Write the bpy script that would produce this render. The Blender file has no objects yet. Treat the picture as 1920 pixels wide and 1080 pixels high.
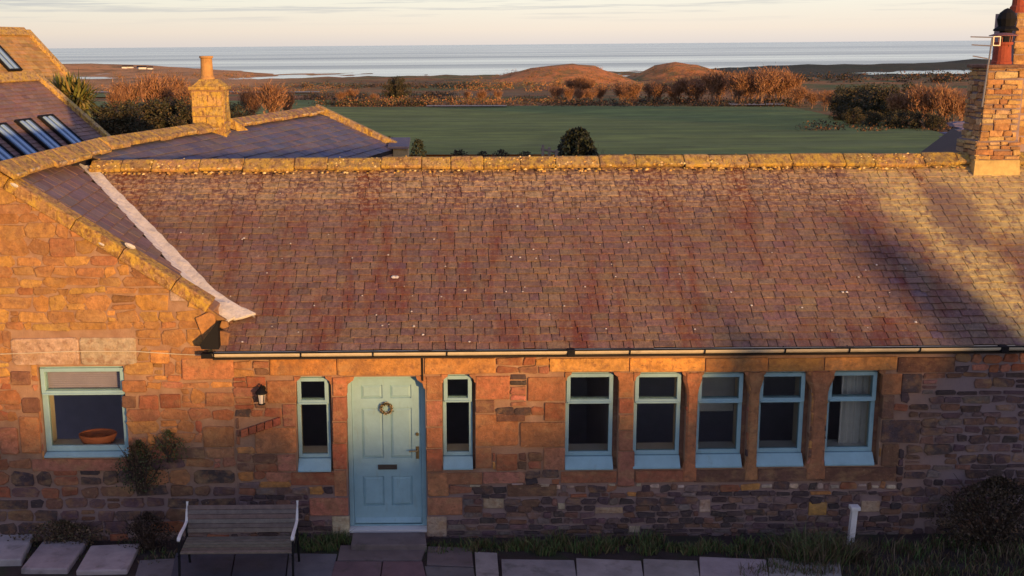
import bpy, math, random
import numpy as np
from mathutils import Vector, Matrix
rad = math.radians
rnd = random.Random(7)
sc = bpy.context.scene
COL = sc.collection

# ------------------------------------------------------------------ camera
W0, H0 = 1920.0, 1080.0
F = 2184.0; PITCH = rad(11.8); ROLL = -0.0085; PPX = 840.0; CH = 6.38
cam = bpy.data.cameras.new('camera'); co = bpy.data.objects.new('camera', cam); COL.objects.link(co)
cam.sensor_width = 36; cam.lens = 36 * F / W0; cam.shift_x = (960 - PPX) / W0
cam.clip_start = 0.1; cam.clip_end = 120000
co.matrix_world = Matrix.Translation((0, 0, CH)) @ Matrix.Rotation(math.pi / 2 - PITCH, 4, 'X') @ Matrix.Rotation(ROLL, 4, 'Z')
sc.camera = co
RM = co.matrix_world.to_3x3()

# ------------------------------------------------------------------ world, sun, exposure
SUN_EL = 3.3; SUN_AZ = 31.0            # azimuth measured from straight behind the camera towards the right
sc.view_settings.view_transform = 'Standard'; sc.view_settings.look = 'None'
sc.view_settings.gamma = 1; sc.view_settings.use_curve_mapping = False
sc.view_settings.exposure = 0.22
world = bpy.data.worlds.new('World'); sc.world = world; world.use_nodes = True
wn = world.node_tree; wn.nodes.clear()
def N(nt, t, **k):
    n = nt.nodes.new(t)
    for a, b in k.items():
        if a == 'inp':
            for i, v in b.items(): n.inputs[i].default_value = v
        else: setattr(n, a, b)
    return n
def ramp(nt, stops, interp='LINEAR'):
    n = nt.nodes.new('ShaderNodeValToRGB'); n.color_ramp.interpolation = interp
    while len(n.color_ramp.elements) < len(stops): n.color_ramp.elements.new(0.5)
    for e, (p, c) in zip(n.color_ramp.elements, stops):
        e.position = p; e.color = (*c, 1) if len(c) == 3 else c
    return n
def build_world():
    nt = wn; L = nt.links.new
    out = N(nt, 'ShaderNodeOutputWorld'); bg = N(nt, 'ShaderNodeBackground', inp={'Strength': 1.0})
    sky = N(nt, 'ShaderNodeTexSky', sky_type='NISHITA', sun_disc=False)
    sky.sun_elevation = rad(SUN_EL); sky.sun_rotation = rad(180 - SUN_AZ)
    sky.altitude = 30; sky.air_density = 1.0; sky.dust_density = 1.2; sky.ozone_density = 2.0
    tc = N(nt, 'ShaderNodeTexCoord'); sep = N(nt, 'ShaderNodeSeparateXYZ'); L(tc.outputs['Generated'], sep.inputs[0])
    # high thin overcast: cream at the horizon, pale grey, mauve blue overhead
    g = ramp(nt, [(0.0, (.66, .60, .57)), (0.012, (.76, .67, .58)), (0.035, (.75, .73, .65)), (0.07, (.60, .64, .62)), (0.16, (.36, .42, .56)),
                  (0.35, (.23, .235, .43)), (1.0, (.13, .135, .32))])
    L(sep.outputs[2], g.inputs[0])
    # a slightly greyer left-hand (north west) sky
    gl = N(nt, 'ShaderNodeMapRange', inp={1: -0.5, 2: 0.1, 3: 0.86, 4: 1.0}); L(sep.outputs[0], gl.inputs[0])
    m1 = N(nt, 'ShaderNodeMixRGB', blend_type='MULTIPLY', inp={0: 1.0}); L(g.outputs[0], m1.inputs[1]); L(gl.outputs[0], m1.inputs[2])
    # streaked clouds
    mp = N(nt, 'ShaderNodeMapping', inp={'Scale': (6.0, 6.0, 190.0), 'Location': (.35, 0.2, .1)}); L(tc.outputs['Generated'], mp.inputs[0])
    no = N(nt, 'ShaderNodeTexNoise', inp={'Scale': 1.3, 'Detail': 6.0, 'Roughness': .6}); L(mp.outputs[0], no.inputs['Vector'])
    cr = ramp(nt, [(0.50, (0, 0, 0)), (0.64, (1, 1, 1))]); L(no.outputs[0], cr.inputs[0])
    hm = N(nt, 'ShaderNodeMapRange', inp={1: .016, 2: .036, 3: 0, 4: .85}); L(sep.outputs[2], hm.inputs[0])
    mu = N(nt, 'ShaderNodeMath', operation='MULTIPLY'); L(cr.outputs[0], mu.inputs[0]); L(hm.outputs[0], mu.inputs[1])
    m2 = N(nt, 'ShaderNodeMixRGB', blend_type='MIX', inp={2: (.40, .42, .46, 1)}); L(mu.outputs[0], m2.inputs[0]); L(m1.outputs[0], m2.inputs[1])
    sm = N(nt, 'ShaderNodeMixRGB', blend_type='MULTIPLY', inp={0: 1.0, 2: (.05, .05, .05, 1)}); L(sky.outputs[0], sm.inputs[1])
    ad = N(nt, 'ShaderNodeMixRGB', blend_type='ADD', inp={0: 1.0}); L(m2.outputs[0], ad.inputs[1]); L(sm.outputs[0], ad.inputs[2])
    L(ad.outputs[0], bg.inputs[0]); L(bg.outputs[0], out.inputs[0])
build_world()
sl = bpy.data.lights.new('sun', 'SUN'); sl.energy = 4.7; sl.angle = rad(1.0); sl.color = (1.0, .55, .19)
so = bpy.data.objects.new('sun', sl); COL.objects.link(so)
SD = Vector((math.sin(rad(SUN_AZ)) * math.cos(rad(SUN_EL)), -math.cos(rad(SUN_AZ)) * math.cos(rad(SUN_EL)), math.sin(rad(SUN_EL))))
so.rotation_euler = SD.to_track_quat('Z', 'Y').to_euler(); so.location = (20, -30, 20)

# ------------------------------------------------------------------ positions read off the photograph
def ray(px, py):
    return (RM @ Vector(((px - PPX) / F, (540 - py) / F, -1))).normalized()
def PY(px, py, Y):
    r = ray(px, py); return Vector((0, 0, CH)) + r * (Y / r.y)
def PZ(px, py, z=0.0):
    r = ray(px, py); return Vector((0, 0, CH)) + r * ((z - CH) / r.z)
def lerp(a, b, t): return a + (b - a) * t

# ------------------------------------------------------------------ mesh helpers
class MB:
    def __init__(s): s.v = []; s.f = []; s.c = []
    def poly(s, pts, col=None):
        n = len(s.v); s.v += [tuple(p) for p in pts]; s.f.append(list(range(n, n + len(pts)))); s.c.append(col or (1, 1, 1))
    def add(s, vs, fs, col=None):
        n = len(s.v); s.v += [tuple(p) for p in vs]; s.f += [[i + n for i in f] for f in fs]; s.c += [col or (1, 1, 1)] * len(fs)
    def box(s, x0, x1, y0, y1, z0, z1, col=None, M=None):
        vs = [Vector((x, y, z)) for z in (z0, z1) for y in (y0, y1) for x in (x0, x1)]
        if M: vs = [M @ v for v in vs]
        s.add(vs, [[0, 2, 3, 1], [4, 5, 7, 6], [0, 1, 5, 4], [2, 6, 7, 3], [0, 4, 6, 2], [1, 3, 7, 5]], col)
    def prism(s, a, b, col=None):      # two matching outlines
        n = len(a); vs = list(a) + list(b)
        s.add(vs, [list(range(n))[::-1], list(range(n, 2 * n))] + [[i, (i + 1) % n, (i + 1) % n + n, i + n] for i in range(n)], col)
    def tube(s, pts, r, n=6, col=None, cap=True):
        rs = r if isinstance(r, (list, tuple)) else [r] * len(pts)
        pts = [Vector(p) for p in pts]; rings = []
        for i, p in enumerate(pts):
            d = (pts[min(i + 1, len(pts) - 1)] - pts[max(i - 1, 0)]).normalized()
            up = Vector((0, 0, 1)) if abs(d.z) < .9 else Vector((1, 0, 0))
            a = d.cross(up).normalized(); b = d.cross(a)
            rings.append([p + (a * math.cos(2 * math.pi * k / n) + b * math.sin(2 * math.pi * k / n)) * rs[i] for k in range(n)])
        vs = [q for R in rings for q in R]
        fs = [[i * n + k, i * n + (k + 1) % n, (i + 1) * n + (k + 1) % n, (i + 1) * n + k] for i in range(len(pts) - 1) for k in range(n)]
        if cap: fs += [list(range(n)), list(range((len(pts) - 1) * n, len(pts) * n))[::-1]]
        s.add(vs, fs, col)
    def lathe(s, c, prof, n=16, col=None):
        c = Vector(c); vs = []; fs = []
        for r, z in prof:
            for k in range(n): vs.append(c + Vector((r * math.cos(2 * math.pi * k / n), r * math.sin(2 * math.pi * k / n), z)))
        for i in range(len(prof) - 1):
            for k in range(n): fs.append([i * n + k, i * n + (k + 1) % n, (i + 1) * n + (k + 1) % n, (i + 1) * n + k])
        s.add(vs, fs, col)
    def mesh(s, name, mat, smooth=False, tint=False):
        me = bpy.data.meshes.new(name); me.from_pydata(s.v, [], s.f)
        if tint:
            at = me.color_attributes.new('tint', 'FLOAT_COLOR', 'CORNER')
            cc = []
            for f, c in zip(s.f, s.c): cc += [c[0], c[1], c[2], 1.0] * len(f)
            at.data.foreach_set('color', cc)
        me.materials.append(mat)
        if smooth: me.polygons.foreach_set('use_smooth', [True] * len(me.polygons))
        me.update(); return me
    def build(s, name, mat, parent=None, smooth=False, tint=False, kind=None, color=None, bevel=0):
        o = link(name, s.mesh(name, mat, smooth, tint), parent)
        if kind: o['kind'] = kind
        if color: o.color = (*color, 1)
        if bevel:
            b = o.modifiers.new('bevel', 'BEVEL'); b.width = bevel; b.segments = 2; b.limit_method = 'ANGLE'
        return o
def link(name, me, parent=None):
    o = bpy.data.objects.new(name, me); COL.objects.link(o)
    if parent is not None:
        o.parent = parent
        o.matrix_parent_inverse = WM[parent.name].inverted() if parent.name in WM else Matrix()
    return o
WM = {}
def tag(o, label, cat, group=None):
    o['label'] = label; o['category'] = cat
    if group: o['group'] = group
    return o
def thing(name, label, cat, loc=(0, 0, 0), group=None, rz=0):
    o = bpy.data.objects.new(name, None); COL.objects.link(o); o.location = loc; o.rotation_euler = (0, 0, rz)
    o.empty_display_size = .3
    WM[o.name] = Matrix.Translation(loc) @ Matrix.Rotation(rz, 4, 'Z')
    return tag(o, label, cat, group)
def copy_tree(o, loc, label, scale=1.0, rz=0.0, group=None):
    r = o.copy(); COL.objects.link(r); r.location = loc; r.rotation_euler = (0, 0, rz); r.scale = (scale,) * 3 if not isinstance(scale, tuple) else scale
    r['label'] = label
    if group: r['group'] = group
    for ch in list(o.children):
        c = ch.copy(); COL.objects.link(c); c.parent = r
        for g in list(ch.children):
            d = g.copy(); COL.objects.link(d); d.parent = c
    return r

# ------------------------------------------------------------------ materials
def mat(name, base=(.5, .5, .5), rough=.8, src=None, var=.25, nscale=6.0, bump=.3, bscale=40.0, metallic=0.0,
        stains=(), spec=.3, coords='pos', bdist=.02):
    """src: 'object' = per-object colour, 'tint' = colour attribute; stains: (colour, scale xyz, low, high, strength)"""
    m = bpy.data.materials.new(name); m.use_nodes = True; nt = m.node_tree; L = nt.links.new
    bs = nt.nodes['Principled BSDF']; bs.inputs['Roughness'].default_value = rough; bs.inputs['Metallic'].default_value = metallic
    bs.inputs['Specular IOR Level'].default_value = spec
    if coords == 'pos': vec = N(nt, 'ShaderNodeNewGeometry').outputs['Position']
    else: vec = N(nt, 'ShaderNodeTexCoord').outputs['Object']
    if src == 'object': c = N(nt, 'ShaderNodeObjectInfo').outputs['Color']
    elif src == 'tint': c = N(nt, 'ShaderNodeAttribute', attribute_name='tint').outputs['Color']
    else:
        r = N(nt, 'ShaderNodeRGB'); r.outputs[0].default_value = (*base, 1); c = r.outputs[0]
    if var:
        no = N(nt, 'ShaderNodeTexNoise', inp={'Scale': nscale, 'Detail': 6.0, 'Roughness': .65}); L(vec, no.inputs['Vector'])
        mr = N(nt, 'ShaderNodeMapRange', inp={1: .25, 2: .75, 3: 1 - var, 4: 1 + var}); L(no.outputs[0], mr.inputs[0])
        mx = N(nt, 'ShaderNodeMixRGB', blend_type='MULTIPLY', inp={0: 1.0}); L(c, mx.inputs[1]); L(mr.outputs[0], mx.inputs[2]); c = mx.outputs[0]
    for (sc_, scale, lo, hi, st) in stains:
        mp = N(nt, 'ShaderNodeMapping', inp={'Scale': scale, 'Location': (rnd.random() * 9, rnd.random() * 9, rnd.random() * 9)}); L(vec, mp.inputs[0])
        no = N(nt, 'ShaderNodeTexNoise', inp={'Scale': 1.0, 'Detail': 7.0, 'Roughness': .65}); L(mp.outputs[0], no.inputs['Vector'])
        mr = N(nt, 'ShaderNodeMapRange', inp={1: lo, 2: hi, 3: 0.0, 4: st}); L(no.outputs[0], mr.inputs[0])
        mx = N(nt, 'ShaderNodeMixRGB', blend_type='MIX', inp={2: (*sc_, 1)}); L(mr.outputs[0], mx.inputs[0]); L(c, mx.inputs[1]); c = mx.outputs[0]
    L(c, bs.inputs['Base Color'])
    m['out'] = 1
    if bump:
        nb = N(nt, 'ShaderNodeTexNoise', inp={'Scale': bscale, 'Detail': 5.0, 'Roughness': .7}); L(vec, nb.inputs['Vector'])
        bp = N(nt, 'ShaderNodeBump', inp={'Strength': bump, 'Distance': bdist}); L(nb.outputs[0], bp.inputs['Height']); L(bp.outputs[0], bs.inputs['Normal'])
    return m
def grad_patch(m, colour, fn_nodes, strength=1.0):
    """mix `colour` over the base colour by a factor socket made by fn_nodes(nt)"""
    nt = m.node_tree; L = nt.links.new; bs = nt.nodes['Principled BSDF']
    old = bs.inputs['Base Color'].links[0].from_socket
    fac = fn_nodes(nt)
    mx = N(nt, 'ShaderNodeMixRGB', blend_type='MIX', inp={2: (*colour, 1)}); L(fac, mx.inputs[0]); L(old, mx.inputs[1]); L(mx.outputs[0], bs.inputs['Base Color'])

LICHEN = (.70, .46, .07)
ST_ = [((.44, .27, .13), (3.5, 3.5, 6), .50, .66, .55), ((.22, .11, .06), (2.2, 2.2, 3.0), .52, .68, .5), ((.26, .13, .075), (9, 9, 9), .50, .64, .6), ((.09, .055, .045), (14, 14, 22), .58, .70, .6), ((.55, .40, .26), (24, 24, 30), .62, .72, .45)]
M_stone = mat('sandstone', src='object', var=.38, nscale=11, bump=1.0, bscale=32, stains=ST_)
M_stone_t = mat('rubble', src='tint', var=.38, nscale=11, bump=1.0, bscale=32, stains=ST_[3:])
M_mortar = mat('mortar', (.36, .225, .15), var=.3, nscale=5, bump=.6, bscale=60, stains=[((.30, .16, .10), (3, 3, 3), .45, .65, .7)])
M_mortar2 = mat('grey_mortar', (.33, .24, .24), var=.3, nscale=5, bump=.6, bscale=60)
M_lichen_stone = mat('lichened_stone', src='object', var=.45, nscale=14, bump=1.4, bscale=38, stains=[(LICHEN, (9, 7, 7), .44, .58, .8), ((.20, .10, .045), (19, 9, 9), .50, .62, .8), ((.72, .52, .22), (34, 24, 24), .58, .68, .7), ((.12, .07, .04), (40, 30, 30), .60, .70, .6)])
SLATE_ST = [((.19, .045, .03), (1.9, .28, .28), .50, .64, .75), ((.34, .23, .13), (5, 3, 3), .50, .68, .5), ((.40, .27, .17), (26, 22, 22), .56, .68, .6), ((.09, .045, .04), (30, 18, 18), .57, .68, .7), ((.12, .085, .11), (1.4, .8, .8), .60, .75, .45)]
M_slate = mat('slate', src='object', var=.45, nscale=17, bump=1.2, bscale=55, stains=SLATE_ST, rough=.75)
M_slate_t = mat('slate_many', src='tint', var=.45, nscale=17, bump=1.2, bscale=55, stains=SLATE_ST, rough=.75)
M_slate_b = mat('rear_slate', src='object', var=.25, nscale=14, bump=.4, bscale=50, stains=[((.24, .17, .15), (3, 3, 3), .5, .7, .5)], rough=.6)
M_slate_bt = mat('rear_slate_many', src='tint', var=.25, nscale=14, bump=.4, bscale=50, stains=[((.24, .17, .15), (3, 3, 3), .5, .7, .5)], rough=.6)
M_under = mat('roof_underlay', (.03, .022, .022), var=.2, bump=0)
M_paint = mat('sage_paint', (.28, .47, .54), rough=.5, var=.12, nscale=5, bump=.12, bscale=40, spec=.4, stains=[((.22, .30, .28), (14, 14, 3), .60, .74, .45), ((.45, .56, .52), (30, 30, 30), .62, .72, .3)])
M_paint_old = mat('sage_paint_worn', (.36, .50, .48), rough=.55, var=.12, nscale=8, bump=.1, bscale=60, stains=[((.30, .30, .24), (9, 9, 4), .6, .72, .4)], spec=.4)
M_black = mat('black_paint', (.012, .012, .014), rough=.7, var=.1, bump=.1, spec=.15)
M_cream = mat('cream_gutter_paint', (.62, .55, .42), rough=.5, var=.15, nscale=5, bump=.1, stains=[((.25, .2, .15), (4, 12, 12), .55, .72, .5)])
M_lead = mat('pale_mortar_flashing', (.66, .63, .60), rough=.8, var=.22, nscale=9, bump=1.0, bscale=22, stains=[((.42, .36, .32), (14, 14, 14), .56, .7, .5)])
M_white = mat('white_paint', (.72, .72, .72), rough=.5, var=.08, bump=.05)
M_terra = mat('terracotta', (.46, .15, .07), rough=.8, var=.15, bump=.2)
M_pot = mat('red_clay', (.34, .075, .04), rough=.8, var=.3, nscale=8, bump=.3)
M_buffpot = mat('buff_clay', (.50, .28, .10), rough=.8, var=.3, nscale=8, bump=.3, stains=[((.25, .10, .04), (5, 5, 1.5), .5, .65, .6)])
M_dark = mat('dark_interior', (.50, .49, .60), rough=.9, var=.1, bump=0)
M_plaster = mat('pale_plaster', (.62, .56, .45), rough=.9, var=.08, bump=.1)
M_cloth = mat('pale_cloth', (.66, .63, .60), rough=.95, var=.1, bump=.1)
M_wood = mat('weathered_wood', src='object', rough=.8, var=.3, nscale=12, bump=.4, bscale=60)
M_slab = mat('paving_stone', src='object', rough=.85, var=.28, nscale=3, bump=.4, bscale=50, stains=[((.06, .06, .04), (4, 4, 4), .55, .7, .5)])
M_soil = mat('soil', (.045, .034, .032), var=.4, nscale=4, bump=1.0, bscale=22, stains=[((.03, .045, .02), (2, 2, 2), .5, .62, .7)])
M_leaf = mat('leaf', src='tint', rough=.7, var=.2, bump=0)
M_brass = mat('brass', (.35, .28, .15), rough=.35, metallic=.9, var=.1, bump=0)
M_steel = mat('galvanised', (.35, .33, .32), rough=.5, metallic=.6, var=.1, bump=0)
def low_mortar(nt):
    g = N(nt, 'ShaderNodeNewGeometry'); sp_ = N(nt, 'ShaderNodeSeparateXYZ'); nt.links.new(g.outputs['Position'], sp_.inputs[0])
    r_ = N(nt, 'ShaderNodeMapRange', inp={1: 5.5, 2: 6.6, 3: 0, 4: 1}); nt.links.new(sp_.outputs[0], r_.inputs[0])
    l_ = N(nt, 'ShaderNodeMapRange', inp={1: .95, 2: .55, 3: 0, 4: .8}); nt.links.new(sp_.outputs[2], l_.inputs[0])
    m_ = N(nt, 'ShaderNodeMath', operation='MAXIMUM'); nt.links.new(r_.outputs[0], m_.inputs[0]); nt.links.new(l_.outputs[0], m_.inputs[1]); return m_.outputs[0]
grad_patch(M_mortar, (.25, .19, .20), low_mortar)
def glass():
    m = bpy.data.materials.new('glass'); m.use_nodes = True; nt = m.node_tree; nt.nodes.clear(); L = nt.links.new
    o = N(nt, 'ShaderNodeOutputMaterial'); mx = N(nt, 'ShaderNodeMixShader'); t = N(nt, 'ShaderNodeBsdfTransparent', inp={0: (.95, .97, .97, 1)})
    g = N(nt, 'ShaderNodeBsdfGlossy', inp={0: (1, 1, 1, 1), 'Roughness': .02}); fr = N(nt, 'ShaderNodeFresnel', inp={0: 1.5})
    L(fr.outputs[0], mx.inputs[0]); L(t.outputs[0], mx.inputs[1]); L(g.outputs[0], mx.inputs[2]); L(mx.outputs[0], o.inputs[0]); return m
M_glass = glass()
def skyglass():
    m = bpy.data.materials.new('skylight_glass'); m.use_nodes = True
    b = m.node_tree.nodes['Principled BSDF']; b.inputs['Base Color'].default_value = (.09, .16, .28, 1); b.inputs['Roughness'].default_value = .08; b.inputs['Specular IOR Level'].default_value = .9
    return m
M_skyglass = skyglass()
M_blueframe = mat('pale_blue_frame', (.30, .46, .66), rough=.4, var=.06, bump=0)

# position masks for the roof: lichen sweep on the right, purple patch under the stack, lighter course edges near the ridge
def pos_sep(nt):
    g = N(nt, 'ShaderNodeNewGeometry'); s = N(nt, 'ShaderNodeSeparateXYZ'); nt.links.new(g.outputs['Position'], s.inputs[0]); return g, s
def mth(nt, op, a, b=None, clamp=False):
    n = N(nt, 'ShaderNodeMath', operation=op); n.use_clamp = clamp
    for i, v in ((0, a), (1, b)):
        if v is None: continue
        if isinstance(v, (int, float)): n.inputs[i].default_value = v
        else: nt.links.new(v, n.inputs[i])
    return n.outputs[0]
def noise(nt, vec, scale, detail=6.0):
    n = N(nt, 'ShaderNodeTexNoise', inp={'Scale': scale, 'Detail': detail, 'Roughness': .7}); nt.links.new(vec, n.inputs['Vector']); return n.outputs[0]
def mrange(nt, v, a, b, c=0.0, d=1.0):
    n = N(nt, 'ShaderNodeMapRange', inp={1: a, 2: b, 3: c, 4: d}); nt.links.new(v, n.inputs[0]); return n.outputs[0]

# ------------------------------------------------------------------ terrain
SEA = -23.6
GY = [-500, 45, 100, 236, 420, 1090, 1500, 3000]
GZ = [0, 0, -3.07, -6.0, -11.5, -23.4, -25.5, -60]
BUMPS = [  # px of centre, distance, width, depth, height
    (1050, 640, 28, 60, 7.0), (1105, 655, 22, 60, 3.6), (955, 640, 36, 60, 3.2), (1265, 690, 17, 40, 6.0), (1290, 700, 30, 60, 4.2), (1205, 720, 16, 50, 3.2), (1340, 700, 26, 60, 2.6),
    (200, 1560, 150, 150, 6.5), (60, 1560, 200, 150, 6.5), (330, 1350, 55, 120, 5.2), (420, 1250, 40, 100, 5.4), (720, 1000, 90, 80, 2.0),
    (1600, 1330, 160, 90, 4.5), (1750, 1380, 70, 90, 3.0), (1860, 1400, 60, 60, 7.5), (1450, 1250, 90, 90, 3.4), (1300, 1150, 90, 80, 2.0)]
BUMPS = [((p - PPX) / F * d, d, w, e, h) for p, d, w, e, h in BUMPS]
def gh(X, Y):
    z = np.interp(Y, GY, GZ)
    for bx, by, w, e, h in BUMPS:
        z = z + h * np.exp(-(((X - bx) / w) ** 2 + ((Y - by) / e) ** 2) ** 1.5)
    k = np.clip((Y - 60) / 200, 0, 1)
    z = z + k * (np.sin(X * .021 + 1.3) * np.cos(Y * .017) * 1.0 + np.sin(X * .083 + Y * .05) * .25 * k)
    k2 = np.clip((Y - 500) / 100, 0, 1); z = z + k2 * (np.sin(X * .16 + 2 * np.sin(Y * .05)) * .5 + np.sin(X * .31 + Y * .11) * .3)
    return z
def g1(x, y):
    for i in range(len(GY) - 1):
        if y <= GY[i + 1]: break
    z = GZ[i] + (GZ[i + 1] - GZ[i]) * min(1, max(0, (y - GY[i]) / (GY[i + 1] - GY[i])))
    if y > 300:
        for bx, by, w, e, h in BUMPS:
            u = ((x - bx) / w) ** 2 + ((y - by) / e) ** 2
            if u < 6: z += h * math.exp(-u ** 1.5)
    k = min(1, max(0, (y - 60) / 200)); k2 = min(1, max(0, (y - 500) / 100))
    return z + k * (math.sin(x * .021 + 1.3) * math.cos(y * .017) * 1.0 + math.sin(x * .083 + y * .05) * .25 * k) + k2 * (math.sin(x * .16 + 2 * math.sin(y * .05)) * .5 + math.sin(x * .31 + y * .11) * .3)
def PG(px, py):          # where the ray through a pixel meets the terrain
    r = ray(px, py); t = 20.0; a = t
    for _ in range(400):
        if CH + r.z * t < g1(r.x * t, r.y * t) or t > 2500: break
        a = t; t *= 1.02
    b = t
    for _ in range(12):
        m = (a + b) / 2
        if CH + r.z * m < g1(r.x * m, r.y * m): b = m
        else: a = m
    return Vector((0, 0, CH)) + r * b
def terrain():
    ys = np.concatenate([np.linspace(-400, 40, 23), np.geomspace(45, 2600, 210)]); ts = np.linspace(-1.5, 1.5, 211)
    v = []
    for y in ys:
        w = abs(y) + 160
        X = ts * w; Z = gh(X, np.full_like(X, y))
        v += [(float(x), float(y), float(z)) for x, z in zip(X, Z)]
    n = len(ts); f = [[j * n + i, j * n + i + 1, (j + 1) * n + i + 1, (j + 1) * n + i] for j in range(len(ys) - 1) for i in range(n - 1)]
    me = bpy.data.meshes.new('terrain'); me.from_pydata(v, [], f); me.polygons.foreach_set('use_smooth', [True] * len(f))
    m = mat('heath_and_pasture', (.32, .17, .06), var=.5, nscale=.06, bump=1.0, bscale=.35, bdist=1.2, rough=.95,
            stains=[((.10, .15, .04), (.010, .022, .01), .47, .56, .9), ((.42, .15, .045), (.012, .02, .01), .46, .58, .85), ((.30, .20, .11), (.02, .07, .02), .60, .66, .8), ((.04, .035, .03), (.03, .05, .03), .62, .68, .8)])
    nt = m.node_tree
    g, s = pos_sep(nt)
    # rust coloured bracken on the two knolls
    def knoll(nt):
        g, s = pos_sep(nt)
        a = mrange(nt, s.outputs[1], 540, 580); b = mrange(nt, s.outputs[1], 760, 800, 1, 0)
        c = mrange(nt, s.outputs[2], -14.5, -12.0); n = mrange(nt, noise(nt, g.outputs[0], .05), .35, .5)
        return mth(nt, 'MULTIPLY', mth(nt, 'MULTIPLY', mth(nt, 'MULTIPLY', a, b), c), n)
    grad_patch(m, (.78, .28, .08), knoll)
    def tuft(nt):
        g, s = pos_sep(nt)
        return mth(nt, 'MULTIPLY', mrange(nt, s.outputs[1], 500, 560), mrange(nt, noise(nt, g.outputs[0], .11), .50, .62, 0, .75))
    grad_patch(m, (.30, .22, .07), tuft)
    def tuft2(nt):
        g, s = pos_sep(nt)
        return mth(nt, 'MULTIPLY', mrange(nt, s.outputs[1], 500, 560), mrange(nt, noise(nt, g.outputs[0], .27), .56, .66, 0, .75))
    grad_patch(m, (.16, .06, .03), tuft2)
    def far_left(nt):
        g, s = pos_sep(nt)
        return mth(nt, 'MULTIPLY', mth(nt, 'MULTIPLY', mrange(nt, s.outputs[0], -90, -140), mrange(nt, s.outputs[1], 500, 640)), mrange(nt, noise(nt, g.outputs[0], .02), .42, .52, .25, 1))
    grad_patch(m, (.72, .34, .12), far_left)
    def far_right(nt):      # dark green far pasture on the right-hand shore
        g, s = pos_sep(nt)
        return mth(nt, 'MULTIPLY', mrange(nt, s.outputs[0], 190, 260), mrange(nt, s.outputs[1], 820, 900, 0, .9))
    grad_patch(m, (.035, .05, .03), far_right)
    me.materials.append(m); o = link('terrain', me); o['kind'] = 'structure'
terrain()
def sheet(name, pxs, material, off=.12, nx=60, ny=24):
    """a strip of ground; pxs = rows of (px0, px1, py) from near to far"""
    rows = [(PG(a, y), PG(b, y)) for a, b, y in pxs]
    v = []
    for i in range(len(rows) - 1):
        for k in range(ny + (i == len(rows) - 2)):
            t = k / ny; A = rows[i][0].lerp(rows[i + 1][0], t); B = rows[i][1].lerp(rows[i + 1][1], t)
            for j in range(nx + 1):
                p = A.lerp(B, j / nx); v.append((p.x, p.y, g1(p.x, p.y) + off))
    R = len(v) // (nx + 1); f = [[j * (nx + 1) + i, j * (nx + 1) + i + 1, (j + 1) * (nx + 1) + i + 1, (j + 1) * (nx + 1) + i] for j in range(R - 1) for i in range(nx)]
    me = bpy.data.meshes.new(name); me.from_pydata(v, [], f); me.polygons.foreach_set('use_smooth', [True] * len(f)); me.materials.append(material)
    o = link(name, me); o['kind'] = 'structure'; return o
M_field = mat('green_field', (.21, .26, .06), var=.45, nscale=.12, bump=1.0, bscale=1.2, bdist=.25, rough=.95,
              stains=[((.11, .155, .04), (.015, .16, .02), .48, .62, .8), ((.22, .26, .09), (.008, .07, .02), .50, .66, .7), ((.10, .12, .04), (.15, .5, .02), .50, .62, .6), ((.05, .045, .025), (.02, .5, .02), .60, .70, .6)])
M_field2 = mat('pale_pasture', (.16, .19, .05), var=.3, nscale=.1, bump=.3, bscale=3, rough=.95)
M_track = mat('pale_track', (.46, .36, .25), var=.25, nscale=.4, bump=.3, bscale=3)
sheet('field', [(500, 1900, 297), (500, 1800, 262), (560, 1700, 240), (600, 1560, 222), (600, 1490, 206), (600, 1470, 203)], M_field, off=.35)
sheet('pasture', [(150, 620, 232), (150, 620, 190)], M_field, off=.3)
sheet('pasture', [(150, 240, 184), (150, 240, 177)], M_field2, off=.45)
sheet('track', [(1370, 1470, 201.5), (1365, 1470, 197.5)], M_track, off=.5, ny=4)
sheet('track', [(800, 950, 204.5), (800, 950, 202.5)], M_track, off=.6, ny=4)
sheet('track', [(150, 260, 176.5), (150, 250, 174)], M_track, off=.7, ny=4)
sheet('track', [(1200, 1330, 167), (1200, 1330, 164.5)], M_track, off=.5, ny=4)
sheet('track', [(430, 600, 175), (430, 600, 173.5)], M_track, off=.5, ny=4)
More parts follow.
